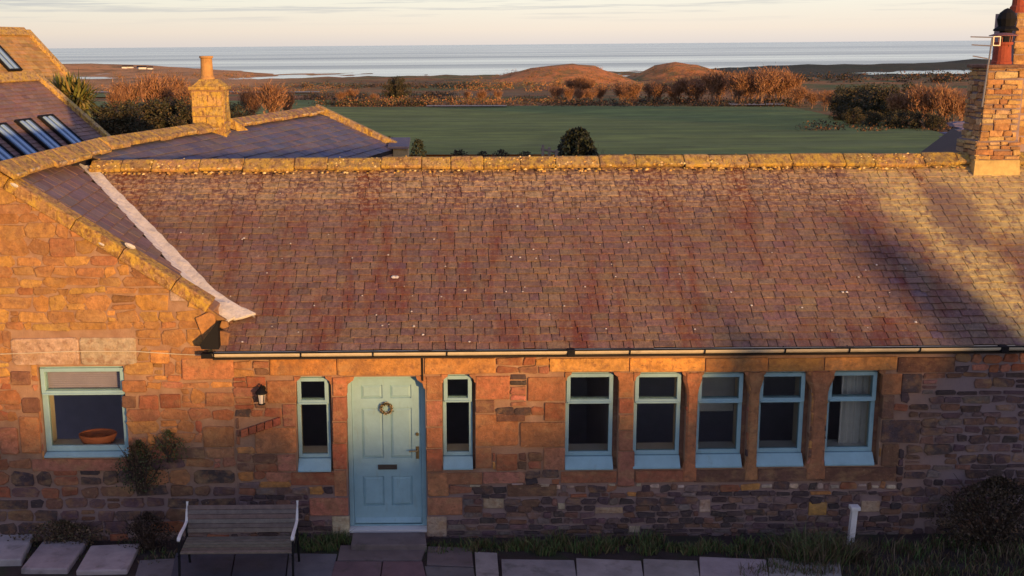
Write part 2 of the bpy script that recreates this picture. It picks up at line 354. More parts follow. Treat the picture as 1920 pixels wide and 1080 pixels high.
def sea():
    b = MB(); R = 90000
    b.poly([(-R, 300, SEA), (R, 300, SEA), (R, R, SEA), (-R, R, SEA)])
    m = bpy.data.materials.new('sea_water'); m.use_nodes = True; nt = m.node_tree; L = nt.links.new; bs = nt.nodes['Principled BSDF']
    g = N(nt, 'ShaderNodeNewGeometry')
    mp = N(nt, 'ShaderNodeMapping', inp={'Scale': (.00022, .0026, 1)}); L(g.outputs[0], mp.inputs[0])
    no = N(nt, 'ShaderNodeTexNoise', inp={'Scale': 1.0, 'Detail': 8.0, 'Roughness': .7}); L(mp.outputs[0], no.inputs['Vector'])
    r = ramp(nt, [(.38, (.20, .25, .31)), (.50, (.45, .49, .54)), (.60, (.62, .64, .68))]); L(no.outputs[0], r.inputs[0])
    n2 = N(nt, 'ShaderNodeTexNoise', inp={'Scale': .25, 'Detail': 4.0}); L(g.outputs[0], n2.inputs['Vector'])
    bp = N(nt, 'ShaderNodeBump', inp={'Strength': .2, 'Distance': .15}); L(n2.outputs[0], bp.inputs['Height'])
    df = N(nt, 'ShaderNodeBsdfDiffuse'); gl = N(nt, 'ShaderNodeBsdfGlossy', inp={0: (.93, .97, 1, 1), 'Roughness': .12}); L(bp.outputs[0], gl.inputs['Normal']); L(r.outputs[0], df.inputs[0])
    k = mrange(nt, no.outputs[0], .38, .60, .40, .88); mx = N(nt, 'ShaderNodeMixShader'); L(k, mx.inputs[0]); L(df.outputs[0], mx.inputs[1]); L(gl.outputs[0], mx.inputs[2])
    L(mx.outputs[0], nt.nodes['Material Output'].inputs[0])
    b.build('sea', m)['kind'] = 'structure'
sea()

# ------------------------------------------------------------------ stones
YW = 14.4                                   # front face of the front walls
def vary(c, r, a=.22):
    k = 1 + r.uniform(-a, a); return tuple(max(.01, min(.95, x * k * (1 + r.uniform(-.07, .07)))) for x in c)
def outline(x0, x1, z0, z1, r, jit=.012, cut=.18):
    """irregular rounded stone outline in the wall plane"""
    w, h = x1 - x0, z1 - z0; j = min(jit, .18 * min(w, h)); c = cut * min(w, h)
    P = []
    def q(a, b): P.append((a + r.uniform(-j, j), b + r.uniform(-j, j)))
    k = lambda: c * r.uniform(.3, 1.2)
    q(x0 + k(), z0); q(x1 - k(), z0); q(x1, z0 + k()); q(x1, z1 - k()); q(x1 - k(), z1); q(x0 + k(), z1); q(x0, z1 - k()); q(x0, z0 + k())
    return P
def clip(poly, A, B, C):                    # keep A*x + B*z <= C
    out = []
    for i in range(len(poly)):
        p, q = poly[i], poly[(i + 1) % len(poly)]; dp = A * p[0] + B * p[1] - C; dq = A * q[0] + B * q[1] - C
        if dp <= 0: out.append(p)
        if dp * dq < 0: t = dp / (dp - dq); out.append((p[0] + (q[0] - p[0]) * t, p[1] + (q[1] - p[1]) * t))
    return out
def area(p): return abs(sum(p[i][0] * p[(i + 1) % len(p)][1] - p[(i + 1) % len(p)][0] * p[i][1] for i in range(len(p)))) / 2
class Face:                                 # maps wall coordinates (a along, b up, d outwards) into space
    def __init__(s, O, u, v, n): s.O, s.u, s.v, s.n = Vector(O), Vector(u), Vector(v), Vector(n)
    def __call__(s, a, b, d): return s.O + s.u * a + s.v * b + s.n * d
FRONT = Face((0, YW, 0), (1, 0, 0), (0, 0, 1), (0, -1, 0))
def stone_into(mb, face, poly, proud, depth, bev, col, r):
    n = len(poly); cx = sum(p[0] for p in poly) / n; cz = sum(p[1] for p in poly) / n
    tx, tz = r.uniform(-.006, .006), r.uniform(-.006, .006)
    size = math.sqrt(area(poly)) + 1e-6; k = max(.5, 1 - 2.2 * bev / size)
    back = [face(a, b, -depth) for a, b in poly]; mid = [face(a, b, proud - bev * .7) for a, b in poly]
    top = [face(cx + (a - cx) * k, cz + (b - cz) * k, proud + tx * (a - cx) / size + tz * (b - cz) / size + r.uniform(-.002, .002)) for a, b in poly]
    vs = back + mid + top
    fs = [[i, (i + 1) % n, (i + 1) % n + n, i + n] for i in range(n)] + [[i + n, (i + 1) % n + n, (i + 1) % n + 2 * n, i + 2 * n] for i in range(n)] + [list(range(2 * n, 3 * n))]
    mb.add(vs, fs, col)
class Stones:
    def __init__(s, seed): s.L = []; s.r = random.Random(seed); s.block = []
    def rect(s, x0, x1, z0, z1, col, proud=.022, depth=.05, jit=.006, cut=.08, bev=.010, cl=(), a=.18):
        p = outline(x0, x1, z0, z1, s.r, jit, cut)
        for c in cl: p = clip(p, *c) if p else p
        if len(p) > 2 and area(p) > .0012: s.L.append((p, proud + s.r.uniform(-.006, .008), depth, bev, vary(col, s.r, a)))
    def zone(s, x0, x1, z0, z1, hs, ws, pal, gap=.02, cl=(), jit=.016, cut=.22, proud=.02, skip=0.0):
        r = s.r; z = z0
        while z < z1 - .03:
            h = r.uniform(*hs); h = min(h, z1 - z)
            if z1 - z - h < hs[0] * .5: h = z1 - z
            ivs = [(x0, x1)]
            for (a, b, c, d) in s.block:
                if d > z + h * .25 and c < z + h * .75:
                    nv = []
                    for (p, q) in ivs:
                        if b <= p or a >= q: nv.append((p, q)); continue
                        if a > p: nv.append((p, a))
                        if b < q: nv.append((b, q))
                    ivs = nv
            for (p, q) in ivs:
                x = p
                while x < q - .03:
                    w = r.uniform(*ws) * (1.25 if r.random() < .2 else 1); 
                    if q - x - w < ws[0] * .6: w = q - x
                    if w > 1.7 * ws[1]: w = w / 2
                    dz = r.uniform(-.012, .012); g = gap * r.uniform(.6, 1.5)
                    if r.random() >= skip:
                        col = pal[int(r.random() ** 1.3 * len(pal))] if not callable(pal) else pal(x + w / 2, z + h / 2, r)
                        if h > .13 and w < h * 1.6 and r.random() < .25:      # two small stones one above the other
                            m = z + h * r.uniform(.4, .6)
                            s.rect(x + g / 2, x + w - g / 2, z + g / 2, m - g / 2, col, proud, .05, jit, cut, .012, cl)
                            s.rect(x + g / 2, x + w - g / 2, m + g / 2, z + h - g / 2, vary(col, r, .3), proud, .05, jit, cut, .012, cl)
                        else:
                            s.rect(x + g / 2, x + w - g / 2, z + g / 2 + dz, z + h - g / 2 + dz, col, proud, .05, jit, cut, .009, cl)
                    x += w
            z += h
    def build(s, face, parent, name='stone', limit=290, m1=None, m2=None):
        s.L.sort(key=lambda t: -area(t[0])); rest = MB(); n = 0
        for (p, proud, depth, bev, col) in s.L:
            if n < limit:
                mb = MB(); stone_into(mb, face, p, proud, depth, bev, None, s.r); mb.build(name, m1 or M_stone, parent, color=col); n += 1
            else: stone_into(rest, face, p, proud, depth, bev, col, s.r)
        if rest.f: rest.build('small_' + name + 's', m2 or M_stone_t, parent, tint=True, kind='stuff')
def wall_mesh(mb, face, xs, zs, holes, t, clipf=None):
    """wall slab with openings; faces only where they can be seen"""
    xs = sorted(set(xs + [h[0] for h in holes] + [h[1] for h in holes])); zs = sorted(set(zs + [h[2] for h in holes] + [h[3] for h in holes]))
    def solid(i, j):
        if i < 0 or j < 0 or i >= len(xs) - 1 or j >= len(zs) - 1: return False
        cx, cz = (xs[i] + xs[i + 1]) / 2, (zs[j] + zs[j + 1]) / 2
        return not any(h[0] < cx < h[1] and h[2] < cz < h[3] for h in holes)
    for i in range(len(xs) - 1):
        for j in range(len(zs) - 1):
            if not solid(i, j): continue
            a, b, c, d = xs[i], xs[i + 1], zs[j], zs[j + 1]
            mb.poly([face(a, c, 0), face(b, c, 0), face(b, d, 0), face(a, d, 0)]); mb.poly([face(a, c, -t), face(a, d, -t), face(b, d, -t), face(b, c, -t)])
            if not solid(i - 1, j): mb.poly([face(a, c, 0), face(a, d, 0), face(a, d, -t), face(a, c, -t)])
            if not solid(i + 1, j): mb.poly([face(b, c, 0), face(b, c, -t), face(b, d, -t), face(b, d, 0)])
            if not solid(i, j - 1): mb.poly([face(a, c, 0), face(a, c, -t), face(b, c, -t), face(b, c, 0)])
            if not solid(i, j + 1): mb.poly([face(a, d, 0), face(b, d, 0), face(b, d, -t), face(a, d, -t)])

SAND = (.54, .26, .085); SAND2 = (.42, .18, .085); PINK = (.42, .175, .11); RED = (.34, .12, .065); BROWN = (.18, .095, .065); DARK = (.085, .06, .062); PALE = (.52, .40, .30); GOLD = (.60, .32, .085)

# ------------------------------------------------------------------ main cottage
def wx(px, py=800): return PY(px, py, YW).x
def wz(py, px=840): return PY(px, py, YW).z
OP = {'slit_a': (556, 623, 706, 884), 'door': (651, 799, 706, 998), 'slit_b': (830, 891, 702, 880),
      'w1': (1060, 1159, 698, 880), 'w2': (1188, 1286, 698, 878), 'w3': (1306, 1402, 698, 876), 'w4': (1421, 1518, 697, 874), 'w5': (1550, 1652, 695, 872)}
HO = {}
for k, (l, r_, t, b) in OP.items():
    m = (t + b) / 2; HO[k] = [wx(l, m), wx(r_, m), wz(b, (l + r_) / 2), wz(t, (l + r_) / 2)]
BIG = [wx(77, 770), wx(237, 770), wz(857, 155), wz(687, 155)]
XJ = wx(440, 800)                            # joint between the gabled wing and the cottage
EAVE_Z = wz(668, 1100); XR = 9.6
TH = .48
cot = thing('stone_cottage', 'long low sandstone cottage with mossy slate roof, blue-green door and row of narrow windows', 'house', (1.0, YW, 0))
wm = MB(); wall_mesh(wm, FRONT, [XJ, XR], [-.2, EAVE_Z], list(HO.values()), TH)
wall = wm.build('wall', M_mortar, cot)
RY = None
# roof planes: front edge at Y0, ridge at YR
Y0 = YW - .12
E = PY(1100, 652, Y0); EZ = E.z
RS = .625                                    # rise per metre run
# ridge: find YR so the ridge shows at y = 300
YR = Y0
while True:
    z = EZ + (YR - Y0) * RS; r = ray(1000, 304); t = YR / r.y
    if CH + r.z * t <= z: break
    YR += .01
RZ = EZ + (YR - Y0) * RS
print('EAVE', EZ, EAVE_Z, 'YR', YR, 'RZ', RZ)
def on_main(px, py):                         # pixel on the front roof plane
    r = ray(px, py); t = (EZ - Y0 * RS - CH) / (r.z - RS * r.y); return Vector((0, 0, CH)) + r * t
SL = math.sqrt((YR - Y0) ** 2 + (RZ - EZ) ** 2)
up = Vector((0, YR - Y0, RZ - EZ)) / SL; nrm = Vector((0, -(RZ - EZ), YR - Y0)) / SL
VB = on_main(425, 596); VT = on_main(160, 314)     # valley bottom and top
print('valley', VB, VT)
def valley_x(Y): return lerp(VB.x, VT.x, (Y - VB.y) / (VT.y - VB.y))
XL = on_main(398, 655).x
rb = MB()
def rp(x, Y, off=0): return Vector((x, Y, EZ + (Y - Y0) * RS)) + nrm * off
TS = [rp(XL, Y0, -.03), rp(XR, Y0, -.03), rp(XR, YR, -.03), rp(VT.x, YR, -.03), rp(VB.x, VB.y, -.03), rp(XL, VB.y, -.03)]
dn = Vector((0, 0, -.10))
rb.prism([p + dn for p in TS], TS)
BY = 2 * YR - Y0
rb.prism([Vector((VT.x - 2, YR, RZ - .14)), Vector((XR, YR, RZ - .14)), Vector((XR, BY, EZ - .14)), Vector((VT.x - 2, BY, EZ - .14))],
         [Vector((VT.x - 2, YR, RZ - .03)), Vector((XR, YR, RZ - .03)), Vector((XR, BY, EZ - .03)), Vector((VT.x - 2, BY, EZ - .03))])
roof = rb.build('roof', M_under, cot)
UNIT = None
def unit_slate():
    b = MB(); b.box(-.5, .5, 0, 1, 0, 1); return b
def slates(parent, O, u, v, n, length, spans, expo, sw, m1, m2, colf, limit=290, gap=.010, thick=.012, seed=3):
    """courses of slates up a slope; spans(k, dist) -> (u0, u1); lowest courses become single slates first"""
    r = random.Random(seed); me1 = unit_slate().mesh('slate', m1); rest = MB(); cnt = 0
    O, u, v, n = Vector(O), Vector(u), Vector(v), Vector(n)
    K = int(length / expo) + 1
    for k in range(K):
        d0 = k * expo; sp = spans(d0)
        if sp is None: continue
        u0, u1 = sp; x = u0 - r.uniform(0, sw)
        while x < u1:
            w = sw * r.choice([r.uniform(.6, .9), r.uniform(.85, 1.2), r.uniform(1.1, 1.5)])
            a, b = max(x, u0), min(x + w, u1); x += w
            if b - a < .03: continue
            ln = min(expo * 1.75, length - d0 + .02)
            lift0 = .016 + thick + r.uniform(-.003, .006); tilt = -(lift0 - .004) / (expo * 1.75)
            slip = r.uniform(-.013, .013) + (-.03 if r.random() < .03 else 0)
            rz = r.uniform(-.012, .012); c = colf(a, d0, r)
            vv = (v + n * tilt).normalized(); uu = (u + v * rz).normalized(); nn = uu.cross(vv)
            M = Matrix(((uu.x, vv.x, nn.x, 0), (uu.y, vv.y, nn.y, 0), (uu.z, vv.z, nn.z, 0), (0, 0, 0, 1)))
            loc = O + u * ((a + b) / 2) + v * (d0 + slip) + n * (lift0 - thick)
            M = Matrix.Translation(loc) @ M @ Matrix.Diagonal((b - a - gap, ln, thick, 1))
            if cnt < limit:
                o = link('slate', me1, parent); o.matrix_parent_inverse = Matrix(); o.matrix_world = M
                pm = PM.get(parent.name, Matrix()); o.matrix_basis = pm.inverted() @ M; o.color = (*c, 1); cnt += 1
            else: rest.box(-.5, .5, 0, 1, 0, 1, c, M)
    if rest.f: rest.build('small_slates', m2, parent, tint=True, kind='stuff')
PM = {}
def slate_col(a, d, r):
    base = [(.25, .155, .125), (.23, .142, .122), (.265, .165, .118), (.215, .135, .125), (.285, .185, .135)][min(4, int(r.random() ** 1.5 * 5))]
    if r.random() < .012: base = (.20, .14, .17)
    if d > 2.9 and r.random() < .25: base = (.40, .27, .17)
    return vary(base, r, .10)
def main_span(d):
    Y = Y0 + d * up.y
    return ((XL if Y < VB.y else valley_x(Y)) + (0 if Y < VB.y else .02), XR)
slates(roof, rp(0, Y0, -.03), (1, 0, 0), up, nrm, SL - .12, main_span, .126, .195, M_slate, M_slate_t, slate_col, seed=5)
# lichen sweeps in the slate materials (grown on the slates)
for m in (M_slate, M_slate_t):
    A = on_main(1670, 335); B = on_main(1900, 610); C1 = on_main(1800, 470); 
    def sweep(nt):
        g, s = pos_sep(nt); x, y = s.outputs[0], s.outputs[1]
        # centre line x = a + b*y
        b_ = (C1.x - A.x) / (C1.y - A.y); a_ = A.x - b_ * A.y
        c = mth(nt, 'SUBTRACT', x, mth(nt, 'ADD', mth(nt, 'MULTIPLY', y, b_), a_))
        wob = mrange(nt, noise(nt, g.outputs[0], 1.3), .3, .7, -.25, .25)
        c = mth(nt, 'ABSOLUTE', mth(nt, 'ADD', c, wob)); near = mrange(nt, c, .18, .55, 1, 0)
        right = mth(nt, 'MULTIPLY', mrange(nt, mth(nt, 'ADD', x, wob), C1.x - .15, C1.x + .35), mrange(nt, y, on_main(1800, 420).y, on_main(1800, 470).y, 1, 0))
        f = mth(nt, 'MAXIMUM', near, right)
        return mth(nt, 'MULTIPLY', f, mrange(nt, noise(nt, g.outputs[0], 9), .38, .56, .15, 1.0))
    grad_patch(m, (.66, .53, .24), sweep)
    def top(nt):
        g, s = pos_sep(nt)
        return mth(nt, 'MULTIPLY', mrange(nt, s.outputs[1], on_main(900, 420).y, on_main(900, 345).y, 0, 1), mrange(nt, noise(nt, g.outputs[0], 17), .47, .60, .0, .9))
    grad_patch(m, (.60, .42, .25), top)
    Pp = on_main(1790, 400)
    def purple(nt):
        g, s = pos_sep(nt)
        dx = mth(nt, 'MULTIPLY', mth(nt, 'SUBTRACT', s.outputs[0], Pp.x), 1.6); dy = mth(nt, 'MULTIPLY', mth(nt, 'SUBTRACT', s.outputs[1], Pp.y), 1.0)
        d = mth(nt, 'SQRT', mth(nt, 'ADD', mth(nt, 'MULTIPLY', dx, dx), mth(nt, 'MULTIPLY', dy, dy)))
        return mth(nt, 'MULTIPLY', mrange(nt, mth(nt, 'ADD', d, mrange(nt, noise(nt, g.outputs[0], 3), .3, .7, -.2, .2)), .45, .75, .7, 0), 1.0)
    grad_patch(m, (.20, .13, .13), purple)
# pale moss cushions and droppings
sp = MB(); rr = random.Random(12)
spots = [(737, 520, .036), (958, 482, .016), (975, 483, .016), (1005, 485, .014), (1032, 487, .014), (872, 545, .02), (728, 478, .016), (949, 547, .014), (1058, 574, .014), (776, 612, .02), (793, 628, .02),
         (717, 611, .016), (880, 641, .016), (1000, 468, .014), (545, 457, .016), (1409, 573, .018), (1580, 548, .02), (1588, 548, .02), (1504, 577, .016), (1717, 604, .02), (1610, 520, .014), (458, 447, .02), (1178, 455, .014), (970, 387, .02), (835, 500, .012)]
spots += [(rr.uniform(330, 1700), rr.uniform(360, 645), rr.uniform(.008, .015)) for _ in range(60)]
for (px, py, r0) in spots:
    p = on_main(px, py) + nrm * .006
    for q in range(1 if r0 < .03 else 3):
        c = p + Vector((rr.uniform(-r0, r0), 0, 0)) * .7 * q; k = 7; ring = [c + Vector((math.cos(2 * math.pi * i / k), 0, 0)) * r0 * rr.uniform(.7, 1.2) + up * math.sin(2 * math.pi * i / k) * r0 * rr.uniform(.6, 1.1) for i in range(k)]
        vs = ring + [c + nrm * r0 * .5]; sp.add(vs, [[i, (i + 1) % k, k] for i in range(k)])
sp.build('moss_spots', M_lead, roof, kind='stuff')
# ridge: mortared saddle stones with lichen
XRL = VT.x + .1
x = XRL; rr = random.Random(4)
ridge = MB(); ridge.tube([(XRL + .05, YR, RZ + .02), (XR, YR, RZ + .02)], .05, 6); ridge = ridge.build('ridge', M_lichen_stone, cot, color=(.5, .3, .1))
while x < XR:
    w = rr.uniform(.36, .8); w = min(w, XR - x); b = MB(); hgt = rr.uniform(-.008, .008); s1 = .28 + rr.uniform(-.025, .02)
    f0 = Vector((0, YR, RZ + .105 + hgt)); dF = Vector((0, -up.y, -up.z)); nb = Vector((0, up.z * 1, up.y)) # back normal
    def sec(X):
        j = rr.uniform(-.012, .012)
        a = f0 + Vector((X, 0, 0)); F1 = a + dF * (s1 + j); F2 = F1 - nrm * .06; B1 = a + Vector((0, up.y, -up.z)) * s1; B2 = B1 - nb * .06
        return [F2, F1, a + dF * .05 + nrm * .006, a + Vector((0, .05, -.02)), B1, B2, a - Vector((0, 0, .09))]
    b.prism(sec(x + .003), sec(x + w - .003)); b.build('ridge_stone', M_lichen_stone, ridge, color=vary((.46, .29, .12), rr), bevel=.018); x += w
cl_ = MB()
for i in range(1000):
    X = rr.uniform(XRL, XR); q = rr.random() ** .6 * .34; rr0 = rr.uniform(.008, .026); c = Vector((X, YR, RZ + .10)) + Vector((0, -up.y, -up.z)) * q + nrm * (.0 if q < .27 else -.05)
    k = 6; ring = [c + Vector((math.cos(6.283 * j / k) * rr0 * rr.uniform(.6, 1.5), 0, 0)) + up * math.sin(6.283 * j / k) * rr0 * rr.uniform(.6, 1.2) for j in range(k)]
    cl_.add(ring + [c + nrm * rr0 * .8], [[j, (j + 1) % k, k] for j in range(k)], vary(rr.choice([(.66, .42, .08), (.5, .3, .08), (.74, .56, .25), (.28, .16, .06)]), rr))
cl_.build('lichen_clumps', M_leaf, ridge, tint=True, kind='stuff')
# house body closing walls (right end, back) and rooms behind the glass
bb = MB(); bb.box(XR - .4, XR, YW + .01, BY - .22, -.2, EAVE_Z); bb.box(XJ, XR, BY - .6, BY - .22, -.2, EAVE_Z)
bb.prism([(XR - .4, YW + .05, EAVE_Z), (XR - .4, BY - .25, EAVE_Z), (XR - .4, YR, RZ - .16)], [(XR - .01, YW + .05, EAVE_Z), (XR - .01, BY - .25, EAVE_Z), (XR - .01, YR, RZ - .16)])
bb.build('outer_wall', M_mortar, cot)
ins = MB(); ins.box(XJ, XR - .4, YW + 3.4, YW + 3.45, 0, 2.5); ins.box(XJ, XR - .4, YW + TH + .001, YW + 3.4, -.02, .02); ins.box(XJ - 5, XR - .4, YW + TH + .001, YW + 3.4, 2.45, 2.5)
for xx in (XJ, wx(940), 2.2 + .0): ins.box(xx, xx + .05, YW + TH + .001, YW + 3.4, .02, 2.45)
ins.build('interior', M_dark, cot)

# stones of the cottage wall ------------------------------------------------
S = Stones(21)
def blk(l, r_, t, b, col, **k):
    m = (t + b) / 2; x0, x1, z0, z1 = wx(l, m), wx(r_, m), wz(b, (l + r_) / 2), wz(t, (l + r_) / 2)
    S.block.append((x0, x1, z0, z1)); g = .007
    S.rect(x0 + g, x1 - g, z0 + g, z1 - g, col, **k)
for h in HO.values(): S.block.append(tuple(h))
D = dict(depth=.12)
for l, r_, t, b, c in [
    (505, 632, 670, 704, SAND), (632, 792, 670, 704, SAND), (796, 930, 670, 701, SAND), (1030, 1180, 670, 697, GOLD), (1180, 1322, 670, 697, GOLD), (1322, 1440, 670, 697, SAND), (1440, 1545, 670, 696, SAND), (1545, 1682, 668, 694, SAND),
    # jambs of the slit windows and the door
    (500, 556, 712, 756, SAND2), (530, 556, 757, 800, PINK), (478, 556, 801, 850, SAND2), (520, 556, 851, 884, PINK), 
    (623, 651, 706, 742, SAND2), (623, 651, 743, 790, PINK), (623, 651, 791, 830, SAND2), (623, 651, 831, 880, RED), (626, 651, 881, 930, SAND2),
    (799, 830, 704, 750, SAND2), (799, 830, 751, 800, PINK), (799, 830, 801, 840, SAND2), (799, 830, 841, 884, RED), (801, 842, 885, 930, SAND2),
    (580, 654, 932, 966, PINK), (622, 656, 967, 1006, PALE), (801, 868, 932, 966, PINK), (800, 838, 967, 1006, PALE),
    (891, 956, 704, 748, SAND2), (891, 928, 749, 774, BROWN), (891, 972, 776, 836, SAND2), (891, 922, 838, 878, SAND2),
    (988, 1060, 706, 752, SAND2), (1020, 1060, 754, 789, RED), (975, 1060, 790, 838, SAND2), (1018, 1060, 839, 882, PINK), (930, 970, 850, 882, RED), (930, 985, 776, 790, BROWN),
    (1159, 1188, 698, 745, SAND2), (1159, 1188, 746, 775, RED), (1159, 1188, 776, 806, SAND2), (1159, 1188, 807, 845, PINK), (1157, 1190, 846, 912, PINK),
    # under the windows
    (545, 640, 885, 910, RED), (835, 905, 885, 908, SAND2), (1050, 1157, 883, 905, RED), (1190, 1300, 881, 904, RED), (1300, 1420, 879, 904, BROWN), (1420, 1540, 877, 902, BROWN), (1540, 1680, 875, 902, BROWN),
    (1652, 1690, 700, 740, SAND2), (1652, 1676, 741, 785, BROWN), (1652, 1725, 786, 830, DARK), (1652, 1684, 831, 873, BROWN), (1690, 1728, 700, 736, DARK), (1682, 1790, 668, 698, BROWN),
    (905, 945, 932, 953, PALE), (1045, 1060, 942, 955, PALE), (1115, 1168, 950, 962, PALE), (1178, 1200, 985, 998, PALE), (1310, 1332, 935, 960, PALE), (1515, 1550, 940, 966, GOLD), (1613, 1650, 938, 960, PALE),
    (905, 985, 884, 906, PINK), (950, 1045, 907, 930, BROWN)]:
    blk(l, r_, t, b, c, depth=.14 if t < 900 else .05, jit=.004, cut=.05, bev=.008)
for px in list(range(880, 1680, 26)):      # thin pale pinnings along the ledge
    if rr.random() < .6: blk(px, px + rr.uniform(10, 24), 907 + rr.uniform(-4, 3), 913 + rr.uniform(-2, 4), vary(PALE, rr), cut=.3)
for q_ in range(5):       # worn red stones set aslant left of the slit window
    ax, ay = 452 + q_ * 15, 812 - q_ * 5; xa_, xb_ = wx(ax, ay), wx(ax + 15, ay); za_ = wz(ay + 7, ax); S.L.append(([(xa_ + .004, za_), (xb_ - .004, za_ + .03), (xb_ - .006, za_ + .13), (xa_ + .006, za_ + .10)], .045, .05, .008, vary((.36, .11, .06), rr)))
S.block.append((wx(450), wx(530), wz(824), wz(782)))
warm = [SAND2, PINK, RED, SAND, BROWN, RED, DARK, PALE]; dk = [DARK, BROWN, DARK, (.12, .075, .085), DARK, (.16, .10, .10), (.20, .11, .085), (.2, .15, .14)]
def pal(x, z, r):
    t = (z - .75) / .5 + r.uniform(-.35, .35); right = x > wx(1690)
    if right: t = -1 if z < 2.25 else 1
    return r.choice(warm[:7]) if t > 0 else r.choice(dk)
xr = wx(1700)
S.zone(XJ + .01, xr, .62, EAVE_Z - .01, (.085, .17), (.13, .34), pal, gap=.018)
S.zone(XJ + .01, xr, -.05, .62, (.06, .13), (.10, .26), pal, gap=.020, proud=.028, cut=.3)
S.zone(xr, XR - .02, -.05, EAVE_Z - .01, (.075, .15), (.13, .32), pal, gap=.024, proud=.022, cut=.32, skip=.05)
S.build(FRONT, wall)
# carved mullions between the right-hand windows, and shouldered corners of the openings
def mullion(l, r_, t, b):
    x0, x1 = wx(l, (t + b) / 2), wx(r_, (t + b) / 2); z0, z1 = wz(b, l), wz(t, l); c = (x0 + x1) / 2; h = (x1 - x0) / 2 + .012
    prof = [(h * 1.5, z1), (h * 1.5, z1 - .10), (h * 1.0, z1 - .22), (h * .86, z1 - .30), (h * .86, z0 + .26), (h * 1.15, z0 + .18), (h * 1.35, z0 + .12), (h * 1.4, z0)]
    m = MB()
    for i in range(len(prof) - 1):
        (a, za), (b_, zb) = prof[i], prof[i + 1]
        def ring(w, z): d = .09; k = w * .35; return [Vector((c - w, YW + .16, z)), Vector((c - w, YW + k - .03, z)), Vector((c - w + k, YW - .035, z)), Vector((c + w - k, YW - .035, z)), Vector((c + w, YW + k - .03, z)), Vector((c + w, YW + .16, z))]
        m.prism(ring(b_, zb), ring(a, za))
    return m.build('mullion', M_stone, wall, color=vary(SAND2, rr, .1))
mullion(1286, 1306, 699, 900); mullion(1402, 1421, 698, 898); mullion(1518, 1550, 697, 896)
def shoulder(xa, xb, zt, dep=.13):
    s = 1 if xb > xa else -1; h = abs(xb - xa)
    pts = [(xa, zt + .001), (xb, zt + .001), (xb - s * h * .12, zt - h * .35), (xa + s * h * .35, zt - h * .75), (xa + s * h * .22, zt - h * 1.25), (xa, zt - h * 1.35)]
    if s < 0: pts = pts[::-1]
    cm = MB(); cm.prism([Vector((a, YW - .02, b)) for a, b in pts][::-1], [Vector((a, YW + dep, b)) for a, b in pts][::-1]); cm.build('corner_stone', M_stone, wall, color=vary(SAND2, rr, .1))
for k, h in HO.items():
    w = .075 if k != 'door' else .12
    shoulder(h[0] - .01, h[0] + w, h[3] + .005); shoulder(h[1] + .01, h[1] - w, h[3] + .005)

# ------------------------------------------------------------------ windows
def frame_ring(mb, x0, x1, z0, z1, w, y0, y1, wb=None):
    wb = wb or w
    mb.box(x0, x0 + w, y0, y1, z0, z1); mb.box(x1 - w, x1, y0, y1, z0, z1)
    mb.box(x0 + w, x1 - w, y0, y1, z1 - w, z1); mb.box(x0 + w, x1 - w, y0, y1, z0, z0 + wb)
def window(house, h, tf, rec=.09, wid=.05, board=M_paint, inner=True, deep=TH, lip=.16, jamb=.055):
    x0, x1, z0, z1 = h
    if jamb:
        b = MB(); b.box(x1 - jamb, x1 + .012, YW + rec + .012, YW + deep - .01, z0 + .002, z1 + .01); b.build('rebate', M_stone, house, color=(.20, .10, .07)); x1 -= jamb
    y = YW + rec; zs = z0 + lip; zt = z1 - (z1 - z0) * tf
    m = MB(); frame_ring(m, x0 + .004, x1 - .004, zs, z1 - .002, wid, y, y + .07); m.box(x0 + .004 + wid, x1 - .004 - wid, y + .001, y + .069, zt - .022, zt + .022); m.box(x0 + .004 + wid, x1 - .004 - wid, y - .012, y + .068, z1 - .075, z1 - .003)
    w = m.build('window', M_paint, house, bevel=.004)
    s = MB(); frame_ring(s, x0 + .016, x1 - .012, zt - .034, z1 - .030, .050, y - .042, y - .013)      # opening top light, standing proud
    s.box(x0 + .03, x1 - .03, y - .056, y - .0425, zt - .038, zt - .014); s.build('top_sash', M_paint, w, bevel=.004)
    g = MB(); g.box(x0 + .05, x1 - .05, y - .024, y - .020, zt + .01, z1 - .05); g.build('pane', M_glass, w)
    g = MB(); g.box(x0 + wid, x1 - wid, y + .028, y + .033, zs + wid - .005, zt - .018); g.build('pane', M_glass, w)
    b = MB(); zi = z0 + lip
    b.prism([Vector((X, Y, Z)) for X, Y, Z in [(x0 + .002, y + .07, z0 + .003), (x0 + .002, YW - .035, z0 + .003), (x0 + .002, YW - .035, z0 + .026), (x0 + .002, y - .03, zi - .005), (x0 + .002, y + .07, zi - .004)]],
            [Vector((X, Y, Z)) for X, Y, Z in [(x1 - .002, y + .07, z0 + .003), (x1 - .002, YW - .035, z0 + .003), (x1 - .002, YW - .035, z0 + .026), (x1 - .002, y - .03, zi - .005), (x1 - .002, y + .07, zi - .004)]])
    b.build('sill', M_paint, w, bevel=.004)
    b = MB(); b.box(x0 + .003, x1 - .003, y + .072, YW + deep + .03, zi - .02, zi + .014); b.build('window_board', M_white, w, color=None)
    if inner:
        b = MB(); ya, yb = y + .072, YW + deep - .004
        b.box(x0 + .002, x0 + .012, ya, yb, zi + .015, z1 - .013); b.box(x1 - .012, x1 - .002, ya, yb, zi + .015, z1 - .013); b.box(x0 + .002, x1 - .002, ya, yb, z1 - .012, z1 - .002)
        b.build('inner_reveal', M_plaster, w)
    return w
WINS = {}
for k in ('slit_a', 'slit_b'): WINS[k] = window(cot, HO[k], .27, wid=.045, jamb=.03)
for k in ('w1', 'w2', 'w3', 'w4', 'w5'): WINS[k] = window(cot, HO[k], .30)
